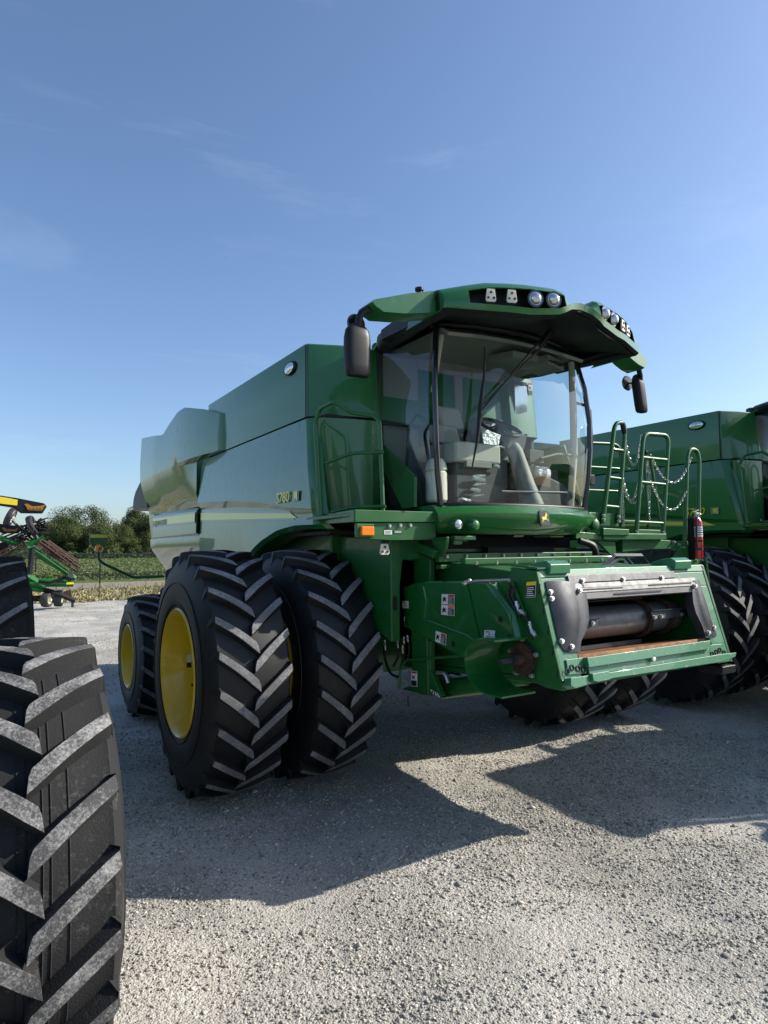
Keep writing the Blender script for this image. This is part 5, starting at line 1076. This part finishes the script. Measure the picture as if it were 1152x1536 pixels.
TL = [(52, 812, 26, 'low dark bush at the left end of the treeline'), (78, 778, 40, 'dark leafy tree above the raised gauge wheels'), (100, 772, 44, 'broad dark tree left of the tallest crown'), (127, 757, 60, 'tallest broad oak in the treeline with a rounded crown'), (112, 792, 40, 'pale green round tree in front of the tallest oak'), (150, 780, 34, 'leafy tree behind the green marker shield'), (168, 793, 30, 'low dark tree in the dip of the treeline'), (182, 786, 30, 'bushy tree left of the tall ragged tree'), (206, 760, 40, 'tall ragged tree beside the rear of the combine'), (228, 772, 36, 'tree half hidden behind the rear corner of the combine'), (255, 780, 40, 'tree wholly behind the combine body')]
protos = []
for k, (u, vt, wpx, lab) in enumerate(TL[:-1]):
    Y = 196+(k*37 % 23); base = at(u, 838, Y=Y); H = at(u, vt, Y=Y).z; Wm = (at(u+wpx, 838, Y=Y)-at(u, 838, Y=Y)).length*1.25
    root = thing('tree' if vt < 805 else 'bush', lab, 'tree' if vt < 805 else 'bush', (base.x, Y, -.1), 'trees in the line beyond the field')
    m, V = tree_meshes(40+k, H, min(Wm*1.2, H*1.5), 8000 if vt > 805 else 24000); m.build('trunk', 'bark', root, smooth=60)
    instmesh('crown', V, np.arange(len(V)).reshape(-1, 4), [leafm], root)
BT = [(-22, -66), (2, -72), (20, -64), (38, -70), (58, -78), (-46, -70)]
BL = ['leftmost', 'second from the left', 'third from the left', 'third from the right', 'second from the right', 'far right']
tr0 = [o for o in COL.objects if o.name.startswith('tree') and not o.parent]
for k, (x, y) in enumerate(BT):
    q = dup(tr0[k % 4], (x, y, -.1), 'tree far behind the photographer, mirrored darkly in the tank front, number by side: '+BL[k], 'trees behind the photographer'); q.rotation_euler.z = k*1.3; q.scale = (1, 1, .9+.1*(k % 3))
    q['label'] = 'tree behind the camera mirrored in the green paint, '+{0: 'second from its left end', 5: 'at its far left end', 1: 'tall one left of centre', 2: 'one at the centre of its row', 3: 'one right of centre', 4: 'at its far right end'}[k]
# hedge of undergrowth below the trees
nU = 16000; x = rng.uniform(-20, 160, nU); c0 = np.stack([x, 188+rng.uniform(-3, 6, nU), rng.uniform(0, 1, nU)**1.4*(2.6+1.3*np.sin(x*.31)+.8*np.sin(x*1.1))], -1); A = rng.normal(0, 1, (nU, 3)); A /= np.linalg.norm(A, axis=1)[:, None]; B = np.cross(A, rng.normal(0, 1, (nU, 3))); B /= np.linalg.norm(B, axis=1)[:, None]
V = np.stack([c0-A*.4, c0-B*.3, c0+A*.4, c0+B*.3], 1).reshape(-1, 3); tag(instmesh('undergrowth', V, np.arange(4*nU).reshape(-1, 4), [leafm]), 'dark undergrowth along the foot of the treeline', 'undergrowth', None, 'stuff')
# ------------------------------------------------------------------ fence
fenm = bpy.data.materials.new('chain_link'); fenm.use_nodes = True; t = fenm.node_tree; nn, l = t.nodes, t.links; b = nn['Principled BSDF']; b.inputs['Base Color'].default_value = (.02, .02, .02, 1); b.inputs['Roughness'].default_value = .5
co = nn.new('ShaderNodeTexCoord'); mp = nn.new('ShaderNodeMapping'); mp.inputs['Rotation'].default_value = (0, R(45), 0); l.new(co.outputs['Object'], mp.inputs[0]); sx = nn.new('ShaderNodeSeparateXYZ'); l.new(mp.outputs[0], sx.inputs[0]); outs = []
for ax in ('X', 'Z'):
    f = nn.new('ShaderNodeMath'); f.operation = 'MODULO'; f.inputs[1].default_value = .055; a = nn.new('ShaderNodeMath'); a.operation = 'ABSOLUTE'; l.new(sx.outputs[ax], a.inputs[0]); l.new(a.outputs[0], f.inputs[0]); c = nn.new('ShaderNodeMath'); c.operation = 'LESS_THAN'; c.inputs[1].default_value = .0045; l.new(f.outputs[0], c.inputs[0]); outs.append(c.outputs[0])
mxx = nn.new('ShaderNodeMath'); mxx.operation = 'MAXIMUM'; l.new(outs[0], mxx.inputs[0]); l.new(outs[1], mxx.inputs[1]); l.new(mxx.outputs[0], b.inputs['Alpha']); M['chain_link'] = fenm
A_ = at(148, 883, Z=-.05); B_ = at(52, 872, Z=-.05); dv = (B_-A_); L_ = dv.length; dv.normalize(); ang = math.atan2(dv.y, dv.x)
fen = thing('chain_link_fence', 'black chain link fence with thin posts between the verge and the field', 'fence', A_, rotz=ang)
def fmesh(x0, x1): m = MB(); m.quad((x0, 0, .02), (x1, 0, .02), (x1, 0, 1.98), (x0, 0, 1.98)); return m
fmesh(-70, 60).build('chain_link_mesh', 'chain_link', fen, smooth=0)
m = MB(); m.cyl((-70, -.03, 2.0), (60, -.03, 2.0), .028, n=8); m.cyl((-70, -.03, .95), (60, -.03, .95), .012, n=6); m.build('rail', 'black', fen)
for x in (-60, -48, -36, -24, -12.2, 0, L_, 2*L_): m = MB(); m.cyl((x, -.06, 0), (x, -.06, 2.08), .045, n=8); m.ball((x, -.06, 2.1), .05, 5); m.build('post', 'black', fen, smooth=50)
# ------------------------------------------------------------------ tractor at the left edge
T = thing('tractor', 'tractor at the left edge with dusty tyres and amber light arms', 'tractor', (-5.25, -2.5, 0))
def tw(x, y, **k): return wheel(T, x, y, **k)
for s in (-1, 1):
    wheel(T, s*1.368, 0, .82, .82, .235, .40, 22, .062, s, fine=True, mats=('rubberd', 'lugd'), sweep=.21, lw=.048, bevel=.006, rot=R(8), dish=.1)
    wheel(T, s*1.285, 3.6, .985, .985, .28, .50, 20, .06, s, mats=('rubberd', 'lug'), sweep=.26, rot=R(3))
m = MB(); m.cyl((-1.35, 0, .8), (1.35, 0, .8), .11); m.cyl((-1.3, 3.6, .98), (1.3, 3.6, .98), .15); m.box(-.3, .3, -.6, 4.0, .75, 1.2); m.build('chassis', 'black', T, bevel=.02)
m = MB(); rows = [[(x*w, y, 1.15+(h-1.15)*zf) for x, zf in ((-.42, 0), (-.46, .55), (-.34, .92), (0, 1.0), (.34, .92), (.46, .55), (.42, 0))] for y, w, h in ((-1.0, .72, 1.62), (-.9, .9, 1.8), (-.2, 1, 1.92), (1.6, 1.05, 2.05))]; m.loft(rows, False, True); m.build('hood', 'green', T, smooth=40)
m = MB(); m.box(-.33, .33, -1.03, -.98, 1.2, 1.6); m.build('grille', 'black', T, bevel=.01)
m = MB(); m.hexa([(-.7, 1.75, 1.3), (.7, 1.75, 1.3), (.7, 3.3, 1.3), (-.7, 3.3, 1.3), (-.72, 1.7, 2.85), (.72, 1.7, 2.85), (.72, 3.4, 2.85), (-.72, 3.4, 2.85)]); m.build('cab_glass', 'glasss', T, smooth=0)
m = MB(); m.hexa([(-.8, 1.55, 2.85), (.8, 1.55, 2.85), (.8, 3.5, 2.85), (-.8, 3.5, 2.85), (-.72, 1.7, 3.02), (.72, 1.7, 3.02), (.72, 3.4, 3.02), (-.72, 3.4, 3.02)]); m.build('cab_roof', 'green', T, bevel=.04)
m = MB(); m.box(-.55, .55, 1.9, 3.25, 1.3, 1.75); m.box(-.3, .3, 2.7, 2.9, 1.75, 2.6); m.box(-.68, .68, 3.22, 3.3, 1.4, 2.85); m.build('cab_sun_block', 'trimd', T, bevel=.03)  # seat and wall blocks added to stop sun passing through the glass
m = MB()
for x in (-.7, .7):
    for y in (1.75, 3.3): m.tube([(x, y, 1.3), (x*1.03, y+.02, 2.85)], .04, 6)
m.build('cab_frame', 'black', T)
for s in (-1, 1):
    m = MB(); m.loft([[(s*x, 3.6-1.12*math.cos(a), 1.0+1.12*math.sin(a)) for a in np.linspace(R(35), R(140), 12)] for x in (.72, 1.0)]); m.build('fender', 'green', T, solid=.02)
def arm(Y, pts, lens, tape, s=1):
    """black marker arm: outline and lens from the photo's plane Y"""
    o0 = Vector((-5.25, -2.5, 0)); P = [at(u, v, Y=Y)-o0 for u, v in pts]; P[0].x = P[-1].x = .70
    if s < 0: P = [Vector((-p.x, p.y, p.z)) for p in P]
    m = MB(); m.prism(P, (0, .06, 0)); a = m.build('light_arm', 'black', T, bevel=.006)
    def inner(q, mt, nm, d):
        Q = [at(u, v, Y=Y)-o0 for u, v in q]
        if s < 0: Q = [Vector((-p.x, p.y, p.z)) for p in Q]
        m = MB(); m.prism([p+Vector((0, -d, 0)) for p in Q], (0, d+.004, 0)); return m.build(nm, mt, a, bevel=.002)
    Lc = inner(lens, 'amberd', 'amber_lamp', .006)
    if tape: inner(tape, 'labyel', 'reflector_tape', .004)
    u0, u1 = min(q[0] for q in lens)+4, max(q[0] for q in lens)-3; vm = (min(q[1] for q in lens)+max(q[1] for q in lens))/2+1.3
    m = MB()
    for k in range(5):
        c = at(u0+(u1-u0)*(k+.5)/5, vm, Y=Y)-o0; c.y -= .006
        if s < 0: c.x = -c.x
        m.cut(); m.cyl(c, c+Vector((0, -.006, 0)), .010, n=10)
    m.each('lamp_bulb', 'amberd', a)
for s in (1, -1):
    arm(-.2, [(-60, 733), (0, 743), (26, 747), (67, 755), (70.5, 759.5), (64, 770), (32, 769.5), (20, 761), (0, 758), (-60, 748)], [(36, 756), (41, 755.5), (48, 759.5), (60, 759), (68, 757), (62, 766.5), (43, 766)], [(-20, 742), (12, 747), (26.5, 750), (25.5, 758.5), (0, 755.5), (-20, 752)], s)
    arm(1.0, [(-40, 780), (0, 785.5), (29, 789), (34.5, 793), (28, 800), (3, 799.5), (-6, 796), (-40, 792)], [(2, 792), (6, 791), (10, 794), (22, 794.3), (28, 791), (24, 797.5), (7, 797.5)], None, s)
# ------------------------------------------------------------------ folded tillage implement
I0 = Vector((at(80, 900, Y=21).x, 21, -.02)); I = thing('tillage_implement', 'folded green tillage implement with rusty rolling baskets and raised gauge wheels behind the tractor', 'farm implement', I0)
def ip(u, v, dy=0): return at(u, v, Y=21+dy)-I0
def ibeam(pts, w, mt, nm, n=4): m = MB(); m.tube([ip(*p) for p in pts], w, n); return m.build(nm, mt, I, smooth=60 if n > 4 else 0)
ibeam([(-20, 800), (50, 824), (113, 868)], .10, 'green', 'wing_beam'); ibeam([(-10, 841), (7, 834), (66, 806)], .10, 'green', 'cross_beam'); ibeam([(40, 824, .2), (110, 866, .2)], .06, 'green', 'lower_beam')
ibeam([(30, 858), (68, 881)], .13, 'green', 'frame_side'); ibeam([(30, 883), (66, 885)], .08, 'green', 'frame_rail'); ibeam([(30, 876), (66, 874), (110, 874)], .15, 'green', 'toolbar'); ibeam([(36, 858), (38, 884)], .06, 'green', 'frame_strut')
ibeam([(64, 884), (90, 892), (113, 901)], .09, 'black', 'drawbar'); ibeam([(109, 900), (109, 911)], .05, 'guard', 'hitch_jack'); ibeam([(48.5, 822, -.2), (44, 862, -.2)], .09, 'black', 'fold_cylinder'); ibeam([(58, 872, -.2), (75, 874, -.3), (106, 864, -.2)], .05, 'black', 'hydraulic_cylinder'); ibeam([(100, 864, -.3), (108, 868, -.3)], .13, 'black', 'pivot_block')
m = MB(); c = ip(105, 875, -.2); m.obox(c, (.12, 0, 0), (0, .01, 0), (0, 0, .035)); m.build('reflector_tape', 'labyel', I)
m = MB(); m.prism([ip(38, 858, -.1), ip(42, 847, -.1), ip(49, 858, -.1)], (0, .02, 0)); m.build('slow_sign', 'guard', I)
def basket(a, b, r, name='rolling_basket', bars=9, mt='rustd'):
    a, b = ip(*a), ip(*b); d = (b-a).normalized(); x = d.cross(Vector((0, 1, 0))).normalized(); y = d.cross(x); m = MB(); n = 9
    for k in range(bars):
        t0 = 2*math.pi*k/bars; m.tube([a+d*((b-a).length*i/n)+(x*math.cos(t0+.5*i/n)+y*math.sin(t0+.5*i/n))*r for i in range(n+1)], .022, 5)
    for i in range(6): c = a.lerp(b, i/5); m.tube([c+(x*math.cos(t)+y*math.sin(t))*r*.97 for t in [2*math.pi*q/14 for q in range(14)]], .018, 4, closed=True)
    m.tube([a, b], .03, 6); m.build(name, mt, I, smooth=60)
basket((58, 813), (118, 853), .16); basket((70, 815, .4), (116, 846, .4), .12); basket((-10, 838), (38, 816), .14); basket((-12, 826, .3), (36, 806, .3), .12)
basket((45, 898, .4), (70, 897, .4), .09); basket((96, 892, .5), (106, 890, .5), .10)
rr = random.Random(5); m = MB()
for k in range(60):
    u, v = rr.uniform(28, 66), 0; v = 806-(u-28)*.42+rr.uniform(-14, 12); p = ip(u, v, rr.uniform(-.4, .6)); q = p+Vector((rr.uniform(-.3, .3), rr.uniform(-.1, .1), rr.uniform(-.25, .25))); m.tube([p, q], rr.uniform(.02, .045), 5)
for k in range(5): m.tube([ip(2, 822-5*k), ip(68, 792-3.5*k)], .03, 5)
m.build('gang_frame', 'black', I)
m = MB()
for k in range(9): p = ip(34+4*k, 800-1.6*k+3*(k % 2), .1); m.lathe([(-.01, .02), (0, .2), (.01, .02)], p, 'x', 16)
m.build('disc_gang', 'guard', I, smooth=50)
def iw(u, v, r, tilt, dy=0, w=.11):
    m = MB(); m.lathe([(-w*.8, r*.55), (-w, r*.75), (-w*.9, r*.93), (-w*.5, r), (-w*.42, r*.975), (-w*.34, r), (-w*.05, r), (0, r*.975), (w*.05, r), (w*.34, r), (w*.42, r*.975), (w*.5, r), (w*.9, r*.93), (w, r*.75), (w*.8, r*.55)], (0, 0, 0), 'x', 36)
    t_ = m.build('gauge_wheel', 'guard' if v < 850 else 'trimd', I, smooth=40); t_.location = ip(u, v, dy); t_.rotation_euler = tilt
    m = MB(); m.lathe([(-w*.8, r*.56), (-w*.2, r*.5), (-w*.2, .02)], (0, 0, 0), 'x', 24); m.lathe([(w*.8, r*.56), (w*.2, r*.5), (w*.2, .02)], (0, 0, 0), 'x', 24); m.cyl((-w, 0, 0), (w*1.2, 0, 0), .05); m.build('rim', 'offw', t_, smooth=40)
iw(15.5, 775.5, .34, (0, R(24), R(-12))); iw(48.5, 788, .36, (0, R(-20), R(-18))); iw(70, 900, .26, (0, 0, R(-30)), w=.14); iw(88, 897.5, .30, (0, 0, R(-18)), .3, w=.14)
m = MB(); m.tube([ip(18, 780), ip(32, 795)], .05, 6); m.tube([ip(50, 795), ip(58, 812)], .06, 6); m.build('wheel_arm', 'black', I)

T2 = dup(T, (7.6, -3.48, 0), 'tractor copy added past the right edge for the unseen machine whose shadow lies across the gravel'); T2.rotation_euler.z = R(90)  # stand-in for an unseen machine, placed to cast its shadow
